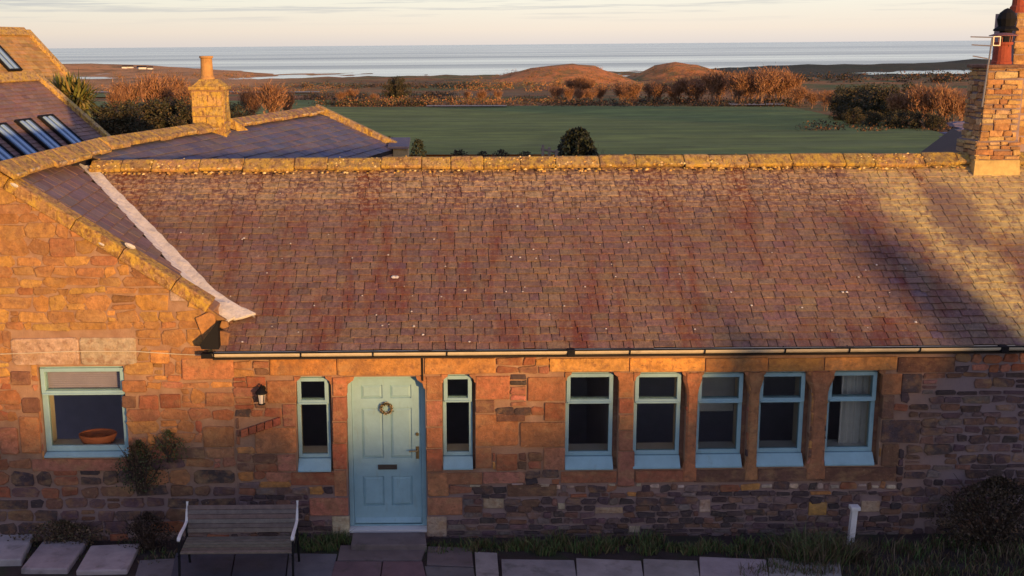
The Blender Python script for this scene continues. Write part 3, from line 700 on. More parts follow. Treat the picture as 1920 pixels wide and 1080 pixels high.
# white curtain in the last window; pale cloth panel added behind the third as its whitish reflection
def curtain(x0, x1, y, z0, z1, folds, parent, name, label):
    m = MB(); n = folds * 6; top = []; 
    for i in range(n):
        a, b = lerp(x0, x1, i / n), lerp(x0, x1, (i + 1) / n); ya, yb = y + .022 * math.sin(i / n * folds * 6.28), y + .022 * math.sin((i + 1) / n * folds * 6.28)
        m.prism([(a, ya, z0), (b, yb, z0), (b, yb + .006, z0), (a, ya + .006, z0)], [(a, ya, z1), (b, yb, z1), (b, yb + .006, z1), (a, ya + .006, z1)])
    o = m.build(name, M_cloth, None, smooth=False); return tag(o, label, 'curtain')
h = HO['w5']; curtain(lerp(h[0], h[1], .42), h[1] + .05, YW + .36, h[2] + .07, h[3] - .02, 5, cot, 'curtain', 'white curtain hanging inside the rightmost cottage window')
h = HO['w3']; b = MB(); b.box(lerp(h[0], h[1], .25), h[1] - .02, YW + .70, YW + .706, lerp(h[2], h[3], .42), h[3] - .02)
for i in range(6): b.box(lerp(h[0], h[1], .25) - .002, h[1] - .018, YW + .697, YW + .709, lerp(h[2], h[3], .42) + i * .13, lerp(h[2], h[3], .42) + i * .13 + .012)
tag(b.build('window_cloth', M_cloth), 'pale cloth panel standing in for a reflection inside the middle of the five narrow windows', 'blind')

M_blind = mat('mauve_cloth', (.30, .27, .38), rough=.9, var=.1, bump=.1)
b = MB(); zt9 = BIG[3] - (BIG[3] - BIG[2]) * .285
for i in range(9): b.box(BIG[0] + .06, BIG[1] - .06, YW + .165, YW + .172, zt9 + .02 + i * .029, zt9 + .046 + i * .029)
b.box(BIG[0] + .06, BIG[1] - .06, YW + .17, YW + .175, zt9 + .02, BIG[3] - .02)
tag(b.build('window_cloth', M_blind), 'mauve slatted blind behind the top light of the large left window', 'blind')
# ------------------------------------------------------------------ door
h = HO['door']; x0, x1, z0, z1 = h; yd = YW + .12
dm = MB(); frame_ring(dm, x0 + .003, x1 - .003, z0 + .04, z1 - .002, .06, yd, yd + .09, .02)
door_frame = dm.build('door_frame', M_paint, cot, bevel=.004)
dx0, dx1, dz0, dz1 = x0 + .066, x1 - .066, z0 + .065, z1 - .065; dw = dx1 - dx0; dh = dz1 - dz0; yl = yd + .03
door = MB()
cols = [(dx0 + .135 * dw, dx0 + .445 * dw), (dx0 + .555 * dw, dx0 + .865 * dw)]
rows = [(dz0 + .125 * dh, dz0 + .33 * dh), (dz0 + .455 * dh, dz0 + .80 * dh), (dz0 + .865 * dh, dz0 + .955 * dh)]
holes = [(a, b, c, d) for a, b in cols for c, d in rows]
wall_mesh(door, Face((0, yl, 0), (1, 0, 0), (0, 0, 1), (0, -1, 0)), [dx0, dx1], [dz0, dz1], holes, .02)
door.box(dx0, dx1, yl + .021, yl + .045, dz0, dz1)
door = door.build('door', M_paint, cot)
for (a, b, c, d) in holes:
    m = MB(); A = [(a + .003, c + .003), (b - .003, c + .003), (b - .003, d - .003), (a + .003, d - .003)]; B = [(a + .035, c + .035), (b - .035, c + .035), (b - .035, d - .035), (a + .035, d - .035)]
    m.prism([Vector((p, yl + .0195, q)) for p, q in A], [Vector((p, yl + .004, q)) for p, q in B]); m.build('door_panel', M_paint, door)
m = MB(); m.prism([Vector((dx0 + .01, yl - .002, dz0 + .02)), Vector((dx0 + .01, yl - .04, dz0 + .02)), Vector((dx0 + .01, yl - .04, dz0 + .035)), Vector((dx0 + .01, yl - .002, dz0 + .085))],
        [Vector((dx1 - .01, yl - .002, dz0 + .02)), Vector((dx1 - .01, yl - .04, dz0 + .02)), Vector((dx1 - .01, yl - .04, dz0 + .035)), Vector((dx1 - .01, yl - .002, dz0 + .085))]); m.build('weather_bar', M_paint, door)
m = MB(); lz = dz0 + .395 * dh; lc = (dx0 + dx1) / 2; frame_ring(m, lc - .125, lc + .125, lz - .032, lz + .032, .014, yl - .016, yl - .001); m.box(lc - .111, lc + .111, yl - .008, yl - .001, lz - .018, lz + .018); m.build('letter_plate', mat('pewter', (.09, .085, .08), rough=.4, metallic=.4, var=.1, bump=0), door)
m = MB(); hz = dz0 + .50 * dh; hx = dx1 - .05; m.box(hx - .02, hx + .02, yl - .01, yl - .001, hz - .10, hz + .07); m.tube([(hx, yl - .005, hz + .02), (hx, yl - .05, hz + .02), (hx - .11, yl - .052, hz + .018)], .011, 8); m.build('handle', M_brass, door)
m = MB(); kz = dz0 + .62 * dh; m.tube([(hx, yl - .001, kz), (hx, yl - .02, kz)], .022, 12); m.build('lock', M_brass, door)
m = MB(); m.box(x0 + .003, x1 - .003, YW - .02, yd + .09, z0 + .005, z0 + .038); m.build('threshold', M_white, door_frame)
# wreath
wr = MB(); wc = Vector((lc, yl - .035, dz0 + .80 * dh)); r3 = random.Random(5); R0 = .068
for i in range(330):
    a = r3.uniform(0, 6.283); rr_ = R0 + r3.gauss(0, .010); p = wc + Vector((math.cos(a) * rr_, r3.uniform(-.02, .018), math.sin(a) * rr_))
    d = Vector((-math.sin(a), r3.uniform(-.6, .3), math.cos(a))) * .022 + Vector((r3.uniform(-.014, .014), 0, r3.uniform(-.014, .014))); q = d.cross(Vector((0, 1, 0))).normalized() * .005
    c = r3.choice([(.06, .05, .02), (.10, .08, .03), (.35, .26, .12), (.04, .05, .02), (.6, .5, .35)]); wr.add([p - q, p + d, p + q, p + Vector((0, -.006, 0))], [[0, 1, 2], [0, 1, 3], [2, 1, 3]], c)
wr.tube([wc + Vector((math.cos(a) * R0, .004, math.sin(a) * R0)) for a in [i * 6.2832 / 16 for i in range(17)]], .010, 6, (.06, .04, .02))
wo = wr.build('wreath', M_leaf, None, tint=True); tag(wo, 'small round twig and berry wreath hanging on the blue-green door', 'wreath')

# ------------------------------------------------------------------ gutter
GYc = Y0 - .045; gz = PY(1100, 655, GYc).z - .005; gm = MB(); n = 9; A = []; Bs = []
for i in range(n + 1):
    a = math.pi + math.pi * i / n; A.append((GYc + math.cos(a) * .055, gz + math.sin(a) * .058))
for i in range(n, -1, -1):
    a = math.pi + math.pi * i / n; A.append((GYc + math.cos(a) * .050, gz + math.sin(a) * .052))
for i in range(n * 2 + 2):
    j = (i + 1) % len(A); gm.poly([(XL, A[i][0], A[i][1]), (XR, A[i][0], A[i][1]), (XR, A[j][0], A[j][1]), (XL, A[j][0], A[j][1])][::-1])
gut = gm.build('gutter', M_cream, cot)
m = MB(); m.box(XL, XR, Y0 - .004, Y0 + .02, EZ - .10, EZ - .035); m.build('fascia', M_black, cot)
m = MB(); m.tube([(XL, GYc - .052, gz + .006), (XR, GYc - .052, gz + .006)], .010, 6); m.build('gutter_rim', M_black, gut)
for px in (402, 565, 700, 838, 1070, 1180, 1320, 1470, 1590, 1722, 1880):
    x = PY(px, 662, GYc).x; m = MB(); m.tube([(x, Y0, gz + .01)] + [(x, GYc + math.cos(math.pi + math.pi * i / 8) * -.064, gz + math.sin(math.pi + math.pi * i / 8) * .066) for i in range(9)], .010, 5)
    m.build('bracket', M_black, gut)
for px in (1070, 1880):
    x = PY(px, 662, GYc).x; m = MB(); m.box(x - .05, x + .05, GYc - .065, GYc + .06, gz - .075, gz + .012); m.build('gutter_joint', M_black, gut, bevel=.01)
x = wx(792, 690); m = MB(); m.tube([(x, GYc + .03, gz - .05), (x, YW - .04, gz - .12), (x, YW - .035, wz(712))], .011, 8); m.build('downpipe', M_black, gut)

# ------------------------------------------------------------------ valley flashing (jagged mortar fillet)
vm = MB(); r4 = random.Random(9); NV = 40; rowp = []
Lk = (VB - VT).length
for i in range(NV + 1):
    t = i / NV; c = VT.lerp(VB, t) + Vector((0, 0, .0)); wL = .13 + .05 * t + r4.uniform(-.007, .007); wR = .13 + .05 * t + r4.uniform(-.010, .010)
    if t > .86: wR += (t - .86) * 1.4; wL += (t - .86) * .5
    cc = c + nrm * (.035)
    left = c + Vector((-wL, 0, 0)) + Vector((0, 0, .055 + wL * .35)); right = c + Vector((wR, 0, 0)) + nrm * (.042 + r4.uniform(-.004, .004))
    mid = cc + Vector((0, 0, r4.uniform(-.004, .004)))
    ml = left.lerp(mid, .5) + Vector((0, 0, r4.uniform(-.006, .004))); mr_ = right.lerp(mid, .5) + nrm * r4.uniform(-.004, .006)
    rowp.append([left, ml, mid, mr_, right])
for i in range(NV):
    for k in range(4):
        a, b, c, d = rowp[i][k], rowp[i][k + 1], rowp[i + 1][k + 1], rowp[i + 1][k]
        vm.add([a, b, c, d], [[0, 3, 2, 1]])
    for k in (0, 4):
        a, d = rowp[i][k], rowp[i + 1][k]; vm.add([a, d, d - nrm * .05, a - nrm * .05], [[0, 1, 2, 3]])
vm.build('valley_flashing', M_lead, cot)
fl = MB()       # two flaps where it spills over the eave end
def flap(pts, off):
    P = [on_main(a, b) + nrm * (off + k) for a, b, k in pts]; fl.prism([p - nrm * .03 for p in P], P)
flap([(398, 572, .05), (425, 575, .06), (462, 584, .03), (480, 592, .02), (455, 600, .02), (440, 604, .03), (418, 600, .05)], .03)
flap([(402, 580, .05), (420, 590, .06), (442, 602, .03), (425, 611, .02), (413, 614, .02)], .055)
fl.build('flashing_apron', M_lead, cot)

# ------------------------------------------------------------------ gabled wing on the left
wing = thing('gabled_house', 'golden sandstone gabled house at left with large sage window and lichened ridge running back', 'house', (wx(200), YW, 0))
XW0 = -8.3
GA = PY(-8, 318, YW); GB = PY(398, 566, YW)            # rake line of the gable (top of the coping) in the wall plane
gs = (GB.z - GA.z) / (GB.x - GA.x)
WA = PY(8, 318, YW + .1); WJ = PY(185, 272, 18.6); RF = PZ(592, 208, WJ.z)   # ridge: gable, bend, far end
na = (VB - WA).cross(VT - WA).normalized()
if na.z < 0: na = -na
print('wing', WA, WJ, RF, 'VB', VB, 'VT', VT, 'na', na)
apz = GA.z
holes = [tuple(BIG)]
wg = MB(); zt = GB.z - .16
wall_mesh(wg, FRONT, [XW0, XJ - .002], [-.2, EAVE_Z - .02], holes, TH)
gx = GB.x
def rakez(x): return GB.z - .12 + gs * (x - GB.x)
apx = GA.x - .15
poly = [(XW0, EAVE_Z - .02), (gx, EAVE_Z - .02), (gx, rakez(gx)), (apx, rakez(apx)), (XW0, rakez(apx) + gs * (apx - XW0))]
wg.prism([FRONT(a, b, 0) for a, b in poly], [FRONT(a, b, -TH) for a, b in poly])
wwall = wg.build('wall', M_mortar, wing)
T = Stones(33)
for a in (BIG,): T.block.append(tuple(a))
def tb(l, r_, t, b, col, **k):
    m = (t + b) / 2; x0, x1, z0, z1 = wx(l, m), wx(r_, m), wz(b, (l + r_) / 2), wz(t, (l + r_) / 2); T.block.append((x0, x1, z0, z1)); T.rect(x0 + .007, x1 - .007, z0 + .007, z1 - .007, col, **k)
for q in [(22, 150, 633, 685, PALE), (150, 257, 632, 684, PALE), (318, 352, 537, 565, PALE), (92, 142, 446, 482, SAND2), (340, 440, 670, 712, SAND2), (385, 440, 735, 762, SAND2), (380, 440, 798, 838, SAND2), (282, 318, 655, 682, SAND),
          (228, 275, 712, 736, SAND2), (260, 298, 740, 768, RED), (300, 340, 738, 765, RED), (228, 256, 742, 766, BROWN), (40, 76, 745, 775, BROWN), (38, 76, 780, 850, SAND2), (20, 58, 695, 722, BROWN), (0, 36, 800, 852, PINK),
          (60, 240, 860, 884, PINK), (240, 275, 820, 850, SAND2), (330, 385, 838, 860, BROWN)]: tb(*q, jit=.006, cut=.12)
cl = [(-gs, 1, GB.z - .13 - gs * GB.x), (gs, 1, rakez(apx) + gs * apx - .01)]
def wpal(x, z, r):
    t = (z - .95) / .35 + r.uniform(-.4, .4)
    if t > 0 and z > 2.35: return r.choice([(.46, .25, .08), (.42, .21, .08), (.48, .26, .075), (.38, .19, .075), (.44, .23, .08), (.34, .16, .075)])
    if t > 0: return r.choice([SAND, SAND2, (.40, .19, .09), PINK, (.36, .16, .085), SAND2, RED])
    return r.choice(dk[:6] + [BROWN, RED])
T.zone(XW0 + .6, XJ - .01, 1.0, apz + .1, (.08, .23), (.10, .44), wpal, gap=.014, cl=cl, jit=.026, cut=.34, proud=.014)
T.zone(XW0 + .6, XJ - .01, -.05, 1.0, (.13, .20), (.18, .40), wpal, gap=.034, cl=cl, jit=.016, cut=.3)
T.L = [t for t in T.L if max(p[0] for p in t[0]) > XW0 + .6]
T.build(FRONT, wwall)
# coping stones along the rake
cp = []; L_ = math.hypot(GB.x - GA.x, GB.z - GA.z); ud = Vector((GB.x - GA.x, 0, GB.z - GA.z)) / L_; nd = Vector((-ud.z, 0, ud.x)); r5 = random.Random(8)
if nd.z < 0: nd = -nd
d = -.5
while d < L_ - .02:
    w = min(r5.uniform(.62, .95), L_ - d); a = GA + ud * (d + .005); b = GA + ud * (d + w - .005); m = MB(); k = r5.uniform(-.008, .008)
    def sec(p): return [p + Vector((0, -.05, 0)) - nd * .15, p + Vector((0, -.055 + k, 0)) - nd * .01, p + Vector((0, -.03, 0)) + nd * .005, p + Vector((0, .24, 0)) + nd * .008, p + Vector((0, .26, 0)) - nd * .12]
    m.prism(sec(b), sec(a)); m.build('coping_stone', M_lichen_stone, wwall, color=vary((.44, .25, .11), r5), bevel=.01); d += w
AP = Vector((apx, YW, rakez(apx) + .13)); udl = Vector((-ud.x, 0, ud.z)); ndl = Vector((-nd.x, 0, nd.z)); d = .45
while d < L_ - .1:
    w = min(r5.uniform(.62, .95), L_ - d); a = AP + udl * (d + .005); b = AP + udl * (d + w - .005); m = MB()
    def secl(p): return [p + Vector((0, -.05, 0)) - ndl * .15, p + Vector((0, -.055, 0)) - ndl * .01, p + Vector((0, -.03, 0)) + ndl * .005, p + Vector((0, .24, 0)) + ndl * .008, p + Vector((0, .26, 0)) - ndl * .12]
    m.prism(secl(a), secl(b)); m.build('coping_stone', M_lichen_stone, wwall, color=vary((.44, .25, .11), r5), bevel=.01); d += w
m = MB(); m.prism([FRONT(a, b, .055) for a, b in [(gx - .04, GB.z - .12), (gx + .03, GB.z - .16), (gx + .05, GB.z - .42), (gx - .12, GB.z - .50), (gx - .22, GB.z - .2)]], [FRONT(a, b, -.24) for a, b in [(gx - .04, GB.z - .12), (gx + .03, GB.z - .16), (gx + .05, GB.z - .42), (gx - .12, GB.z - .50), (gx - .22, GB.z - .2)]])
m.build('kneeler', M_stone, wwall, color=SAND, bevel=.015)
# pale lumps of mortar on the coping
for px, py, s_ in ((243, 461, .07), (26, 347, .06), (190, 458, .04)):
    c = PY(px, py, YW - .055); m = MB(); k = 9
    ring = [c + Vector((math.cos(6.283 * i / k) * s_ * r5.uniform(.8, 1.2), 0, math.sin(6.283 * i / k) * s_ * .45)) - Vector((0, 0, .4 * math.cos(6.283 * i / k) * s_)) for i in range(k)]
    m.add(ring + [c + Vector((0, -.02, 0))], [[i, (i + 1) % k, k] for i in range(k)]); m.build('mortar_patch', M_lead, wwall)
# black eaves end of the cottage roof beside the gable
P1, P2, P3, P4 = PY(408, 603, YW - .08), PY(374, 647, YW - .26), PY(378, 655, YW - .26), PY(410, 655, YW - .1)
m = MB(); m.prism([P1, P2, P3, P4], [p + Vector((.03, .16, 0)) for p in (P1, P2, P3, P4)]); m.box(XL - .12, XL + .02, GYc - .06, GYc + .05, gz - .06, gz - .0); m.build('eaves_end', M_black, cot)
# thin cable along the gable
m = MB(); pts = [PY(0, 664, YW - .035), PY(60, 662, YW - .035), PY(130, 659, YW - .04), PY(255, 659, YW - .035), PY(330, 664, YW - .035), PY(398, 667, YW - .035)]; m.tube(pts, .006, 5); m.build('cable', M_cream, wwall)
# window of the wing
bw = window(wing, BIG, .285, rec=.07, wid=.07, lip=.06, jamb=0)
# room behind
m = MB(); m.box(XW0, XJ - .01, YW + 3.4, YW + 3.45, 0, 2.45); m.box(XW0, XJ - .01, YW + TH + .001, YW + 3.4, -.02, .02); m.box(XJ - .06, XJ - .012, YW + TH + .001, YW + 3.4, .02, 2.44); m.build('interior', M_dark, wing)
# bowl
bx = PY(182, 818, YW + .27); bz = BIG[2] + .069; m = MB(); Msc = 1.0
prof = [(.001, 0), (.17, 0), (.20, .02), (.245, .075), (.25, .095), (.235, .10), (.22, .085), (.19, .035), (.001, .03)]
m.lathe((0, 0, 0), prof, 28); m.v = [(bx.x + x, YW + .31 + y * .78, bz + z * 1.55) for x, y, z in m.v]
bo = m.build('bowl', M_terra, None, smooth=True); tag(bo, 'wide shallow terracotta bowl on the sill inside the large left window', 'bowl')
m = MB(); m.lathe((0, 0, 0), [(.001, .05), (.08, .05), (.10, .075), (.09, .085), (.07, .062), (.001, .060)], 16); m.v = [(bx.x + x, YW + .31 + y * .78, bz + z * 1.4) for x, y, z in m.v]; m.build('inner_dish', M_terra, bo, smooth=True)
# wing roof: a short front slope between gable and valley, and the long rear range
h1 = (WJ - WA).normalized(); h2 = (RF - WJ).normalized(); perp2 = Vector((h2.y, -h2.x, 0)); 
fe_ = PY(738, 279, RF.y - .75); down = (fe_ - RF); down = (down - h2 * down.dot(h2)).normalized(); wlen = (fe_ - RF).length
hdn = h2; A1 = RF; wd = Vector((-down.x, -down.y, down.z)); nr = h2.cross(down).normalized(); nr = nr if nr.z > 0 else -nr
wd1 = Vector((-.85, 0, -.53))
m = MB()
def slab(pts, n_, th=.10, off=-.03):
    P = [p + n_ * off for p in pts]; k = len(P); m.add(P + [p - Vector((0, 0, th)) for p in P], [list(range(k)), list(range(k, 2 * k))[::-1]] + [[i, i + k, (i + 1) % k + k, (i + 1) % k] for i in range(k)])
gfx = gx - .03
GFp = Vector((gfx, YW + .1, WA.z - (na.x * (gfx - WA.x)) / na.z))
slab([WA, GFp, VB], na); slab([WA, VB, VT], na); slab([WA, VT, WJ], na, off=-.05)
JB = WJ - h2 * .6
slab([JB, JB + down * wlen, RF + down * wlen, RF], nr)
m.add([WA, WJ, WJ + wd1 * 3.6, WA + wd1 * 3.6], [[0, 1, 2, 3]]); m.add([WJ, RF, RF + wd * wlen, WJ + wd * wlen], [[0, 1, 2, 3]])
wr_ = m.build('roof', M_under, wing)
def plane_slates(O, hd_, n_, u0, u1, d1, expo, sw, cols, seed, ok, keep, m1, m2, limit):
    r = random.Random(seed); me1 = unit_slate().mesh('slate', m1); rest = MB(); cnt = 0; recs = []; dn_ = n_.cross(hd_).normalized(); dn_ = dn_ if dn_.z < 0 else -dn_
    for k in range(int(d1 / expo)):
        x = u0 + r.uniform(-sw, 0)
        while x < u1:
            w = sw * r.uniform(.8, 1.25); a, b = max(x, u0), min(x + w, u1); x += w
            if b - a < .03: continue
            dd = d1 - k * expo; loc = O + dn_ * dd + hd_ * ((a + b) / 2)
            if not ok(loc): continue
            lift = .030 + r.uniform(-.003, .006); vv = (-dn_ - n_ * ((lift - .004) / (expo * 1.7))).normalized(); uu = (hd_ + dn_ * r.uniform(-.01, .01)).normalized()
            if uu.cross(vv).dot(n_) < 0: uu = -uu
            n3 = uu.cross(vv); M = Matrix(((uu.x, vv.x, n3.x, 0), (uu.y, vv.y, n3.y, 0), (uu.z, vv.z, n3.z, 0), (0, 0, 0, 1)))
            loc = loc + n_ * (lift - .044); recs.append((loc, Matrix.Translation(loc) @ M @ Matrix.Diagonal((b - a - .012, min(expo * 1.7, dd), .014, 1)), vary(r.choice(cols), r, .14)))
    recs.sort(key=lambda t: t[0].y)
    for loc, M, c in recs:
        if cnt < limit and keep(loc):
            o = link('slate', me1, wr_); o.matrix_parent_inverse = Matrix(); o.matrix_basis = M; o.color = (*c, 1); cnt += 1
        else: rest.box(-.5, .5, 0, 1, 0, 1, c, M)
    if rest.f: rest.build('small_slates', m2, wr_, tint=True, kind='stuff')
hz1 = Vector((-na.y, na.x, 0)).normalized()
if hz1.y < 0: hz1 = -hz1
def ok1(p):
    if p.y < YW + .12: return False
    t = (p.y - VB.y) / (VT.y - VB.y); return p.x < lerp(VB.x, VT.x, t) + (.0 if t > 0 else -.05) and p.z > VB.z - .3 and p.y < WJ.y
plane_slates(WA, hz1, na, -1.0, 5.0, 4.3, .18, .24, [(.20, .125, .11), (.19, .125, .125), (.22, .14, .11)], 16, ok1, lambda p: True, M_slate_b, M_slate_bt, 90)
def vis2(p): return CH + (p.z - CH) * (YR / p.y) > RZ + .08
L2 = (RF - JB).length
plane_slates(JB, h2, nr, 0.0, L2, wlen, .20, .26, [(.12, .115, .16), (.15, .13, .16), (.11, .11, .17), (.18, .14, .15)], 17, lambda p: True, vis2, M_slate_b, M_slate_bt, 205)
A0 = WJ; RL = (RF - WJ).length
r6 = random.Random(3)
wridge = MB(); wridge.tube([WA, WJ, RF], .04, 6); wridge = wridge.build('ridge', M_lichen_stone, wing, color=(.4, .25, .12))
def ridge_run(P0, P1, dnE, dnW, d0, colr):
    hd_ = (P1 - P0).normalized(); L0 = (P1 - P0).length; d = d0
    while d < L0 - .1:
        w = r6.uniform(.45, .6); a = P0 + hd_ * (d + .006) + Vector((0, 0, .10)); b = P0 + hd_ * min(d + w - .006, L0) + Vector((0, 0, .10)); m = MB(); s1 = .24 + r6.uniform(-.03, .03)
        def sec(p): return [p + dnE * s1 - Vector((0, 0, .07)), p + dnE * (s1 + .01), p + Vector((0, 0, .02)), p + dnW * s1, p + dnW * s1 - Vector((0, 0, .07)), p - Vector((0, 0, .08))]
        m.prism(sec(b), sec(a)); m.build('ridge_stone', M_lichen_stone, wridge, color=vary(colr(d), r6), bevel=.012)
        if r6.random() < .6:
            m = MB(); q = a + dnE * (s1 + .015) + Vector((0, 0, -.01)); m.box(-.16, .16, -.02, .02, -.02, .02, None, Matrix.Translation(q + hd_ * w / 2) @ hd_.to_track_quat('X', 'Z').to_matrix().to_4x4()); m.build('mortar_fillet', M_lichen_stone, wridge, color=(.6, .45, .3), bevel=.012)
        d += w
ridge_run(WA, WJ, Vector((.83, 0, -.56)), Vector((-.83, 0, -.56)), -.25, lambda d: (.46, .28, .12))
ridge_run(WJ, RF, down, wd, 0.0, lambda d: (.40, .25, .13) if d < 5 else (.32, .19, .14))
# far gable coping and its kneeler
m = MB(); vd = Vector((hdn.x, hdn.y, 0)) * .16; dn2 = Vector((0, 0, -.22)); q0 = A1 + Vector((0, 0, .16)); Q1 = A1 + down * (wlen + .05) + Vector((0, 0, .12))
m.prism([q0, q0 + vd, q0 + vd + dn2, q0 + dn2], [Q1, Q1 + vd, Q1 + vd + dn2, Q1 + dn2][0:4]); m.build('coping', M_lichen_stone, wing, color=(.40, .28, .18), bevel=.015)
m = MB()
ga = A1 + wd * wlen - Vector((0, 0, .05)); gb = A1 + down * wlen - Vector((0, 0, .05)); g0 = A1 - Vector((0, 0, .05))
for v_ in (0,):
    low = -.5; P_ = [Vector((ga.x, ga.y, low)), Vector((gb.x, gb.y, low)), gb, g0, ga]; m.prism(P_, [p - vd * 1.5 for p in P_][:])
sA, sB = A1 + down * wlen, JB + down * wlen + h2 * 3.2
m.prism([Vector((sA.x, sA.y, -.5)), Vector((sB.x, sB.y, -.5)), sB - Vector((0, 0, .1)), sA - Vector((0, 0, .1))], [p + Vector((-.3, 0, 0)) for p in [Vector((sA.x, sA.y, -.5)), Vector((sB.x, sB.y, -.5)), sB - Vector((0, 0, .1)), sA - Vector((0, 0, .1))]])
m.build('rear_wall', M_mortar, wing)
kY = RF.y - .9; kb = PY(752, 296, kY); 
kh = thing('stone_porch', 'small pale stone porch with slate cap beyond the far end of the slate wing', 'porch', (kb.x, kb.y, 0))
pa, pb = PY(737, 285, kY), PY(767, 277, kY)
m = MB(); m.box(pa.x, pb.x - .03, kY, kY + 1.0, -.6, pb.z - .03); m.build('wall', mat('pale_render', (.60, .42, .2), var=.25, nscale=6, bump=.4), kh)
m = MB(); m.prism([(pa.x - .12, kY - .06, pb.z - .02), (pb.x, kY - .06, pb.z - .02), (pb.x, kY - .06, pb.z + .03), (pa.x - .12, kY - .06, pb.z + .03)], [(pa.x - .12, kY + 1.05, pb.z + .10), (pb.x, kY + 1.05, pb.z + .10), (pb.x, kY + 1.05, pb.z + .16), (pa.x - .12, kY + 1.05, pb.z + .16)]); m.build('slate_cap', M_slate_b, kh, color=(.13, .12, .16))

# ------------------------------------------------------------------ chimneys
def stack_stones(parent, faces, seed, pal, hs, ws, gap=.02, m1=None, cut=.2, limit=120):
    for i, (face, w, z0, z1) in enumerate(faces):
        s = Stones(seed + i); s.zone(0, w, z0, z1, hs, ws, pal, gap=gap, jit=.010, cut=cut, proud=.018); s.build(face, parent, limit=limit, m1=m1)
# left chimney on the wing ridge
tc_ = 0.0
for t in np.linspace(0, RL, 400):
    p = A0 + hdn * t
    r = ray(397, 240); 
    if p.x / p.y > r.x / r.y: tc_ = t; break
pc = A0 + hdn * tc_; print('left chimney at', pc)
mpp = pc.y / F / math.cos(rad(6))
cw = 58 * mpp; cz1 = PY(397, 168, pc.y).z
chl = MB(); b0 = pc.z - .6
chl.box(pc.x - cw / 2, pc.x + cw / 2, pc.y - cw * .42, pc.y + cw * .42, b0, cz1)
chl = chl.build('chimney', M_mortar, wing)
hw = cw / 2; yd_ = cw * .42
gold = [(.50, .32, .11), (.46, .28, .10), (.54, .36, .13)]
stack_stones(chl, [(Face((pc.x - hw, pc.y - yd_, 0), (1, 0, 0), (0, 0, 1), (0, -1, 0)), cw, b0 + .2, cz1 - .01), (Face((pc.x - hw, pc.y + yd_, 0), (0, -1, 0), (0, 0, 1), (-1, 0, 0)), yd_ * 2, b0 + .2, cz1 - .01),
                   (Face((pc.x + hw, pc.y - yd_, 0), (0, 1, 0), (0, 0, 1), (1, 0, 0)), yd_ * 2, b0 + .2, cz1 - .01)], 70, gold, (.16, .22), (.22, .38), gap=.010, m1=M_lichen_stone, cut=.08)
m = MB(); m.box(pc.x - hw - .05, pc.x + hw + .05, pc.y - yd_ - .05, pc.y + yd_ + .05, cz1 + .001, cz1 + .07)
m.prism([(pc.x - hw - .0, pc.y - yd_, cz1 + .071), (pc.x + hw, pc.y - yd_, cz1 + .071), (pc.x + hw, pc.y + yd_, cz1 + .071), (pc.x - hw, pc.y + yd_, cz1 + .071)], [(pc.x - hw * .55, pc.y - yd_ * .55, cz1 + .2), (pc.x + hw * .55, pc.y - yd_ * .55, cz1 + .2), (pc.x + hw * .55, pc.y + yd_ * .55, cz1 + .2), (pc.x - hw * .55, pc.y + yd_ * .55, cz1 + .2)])
m.build('cap_stone', M_lichen_stone, chl, color=gold[0], bevel=.01)
pz1 = PY(391, 104, pc.y).z; ph = pz1 - cz1 - .18; pr = 11.5 * mpp; m = MB()
m.lathe((pc.x - .04, pc.y, cz1 + .17), [(pr * 1.25, 0), (pr * 1.2, ph * .12), (pr, ph * .2), (pr * .92, ph * .9), (pr * 1.1, ph * .92), (pr * 1.1, ph), (pr * .8, ph), (pr * .78, ph * .6)], 18); m.build('chimney_pot', M_buffpot, chl, smooth=False)
# mortar saddle at its foot
m = MB(); q = A0 + hdn * (tc_ + .55); m.prism([q + Vector((-.3, -.1, .12)), q + Vector((.1, -.1, .12)), q + down * .40 + Vector((.15, 0, .06)), q + down * .45 + Vector((-.12, 0, .06))], [q + Vector((-.3, -.1, .34)), q + Vector((.0, -.1, .26)), q + down * .40 + Vector((.1, 0, .1)), q + down * .45 + Vector((-.1, 0, .1))]); m.build('flaunching', M_lichen_stone, chl, color=gold[2], bevel=.02)

# right chimney: tall rubble stack at the ridge
cy0 = None
c0 = on_main(1868, 326); CY = c0.y; xa, xb = PY(1827, 322, CY).x, PY(1910, 322, CY).x; zb = c0.z - .25
xs0, xs1 = PY(1838, 262, CY).x, PY(1907, 262, CY).x; zs_ = PY(1868, 266, CY).z; zt_ = PY(1878, 128, CY).z
CD = .72; print('right chimney', CY, xa, xb, zs_, zt_)
xt0, xt1 = PY(1853, 130, CY).x + .02, PY(1916, 130, CY).x
cr = MB()
lowc = [(xa, zb), (xb, zb), (xb, zs_), (xa, zs_)]
cr.box(xa + .03, xb - .03, CY + .03, CY + CD - .03, zb, zs_ + .02)
cr.prism([(xs0 + .02, CY + .05, zs_), (xs1 - .02, CY + .05, zs_), (xs1 - .02, CY + CD - .08, zs_), (xs0 + .02, CY + CD - .08, zs_)], [(xt0 + .02, CY + .07, zt_), (xt1 - .02, CY + .07, zt_), (xt1 - .02, CY + CD - .1, zt_), (xt0 + .02, CY + CD - .1, zt_)])
cr = cr.build('chimney', M_mortar, cot)
ylw = [(.58, .36, .14), (.50, .29, .11), (.62, .42, .20), (.44, .22, .09)]
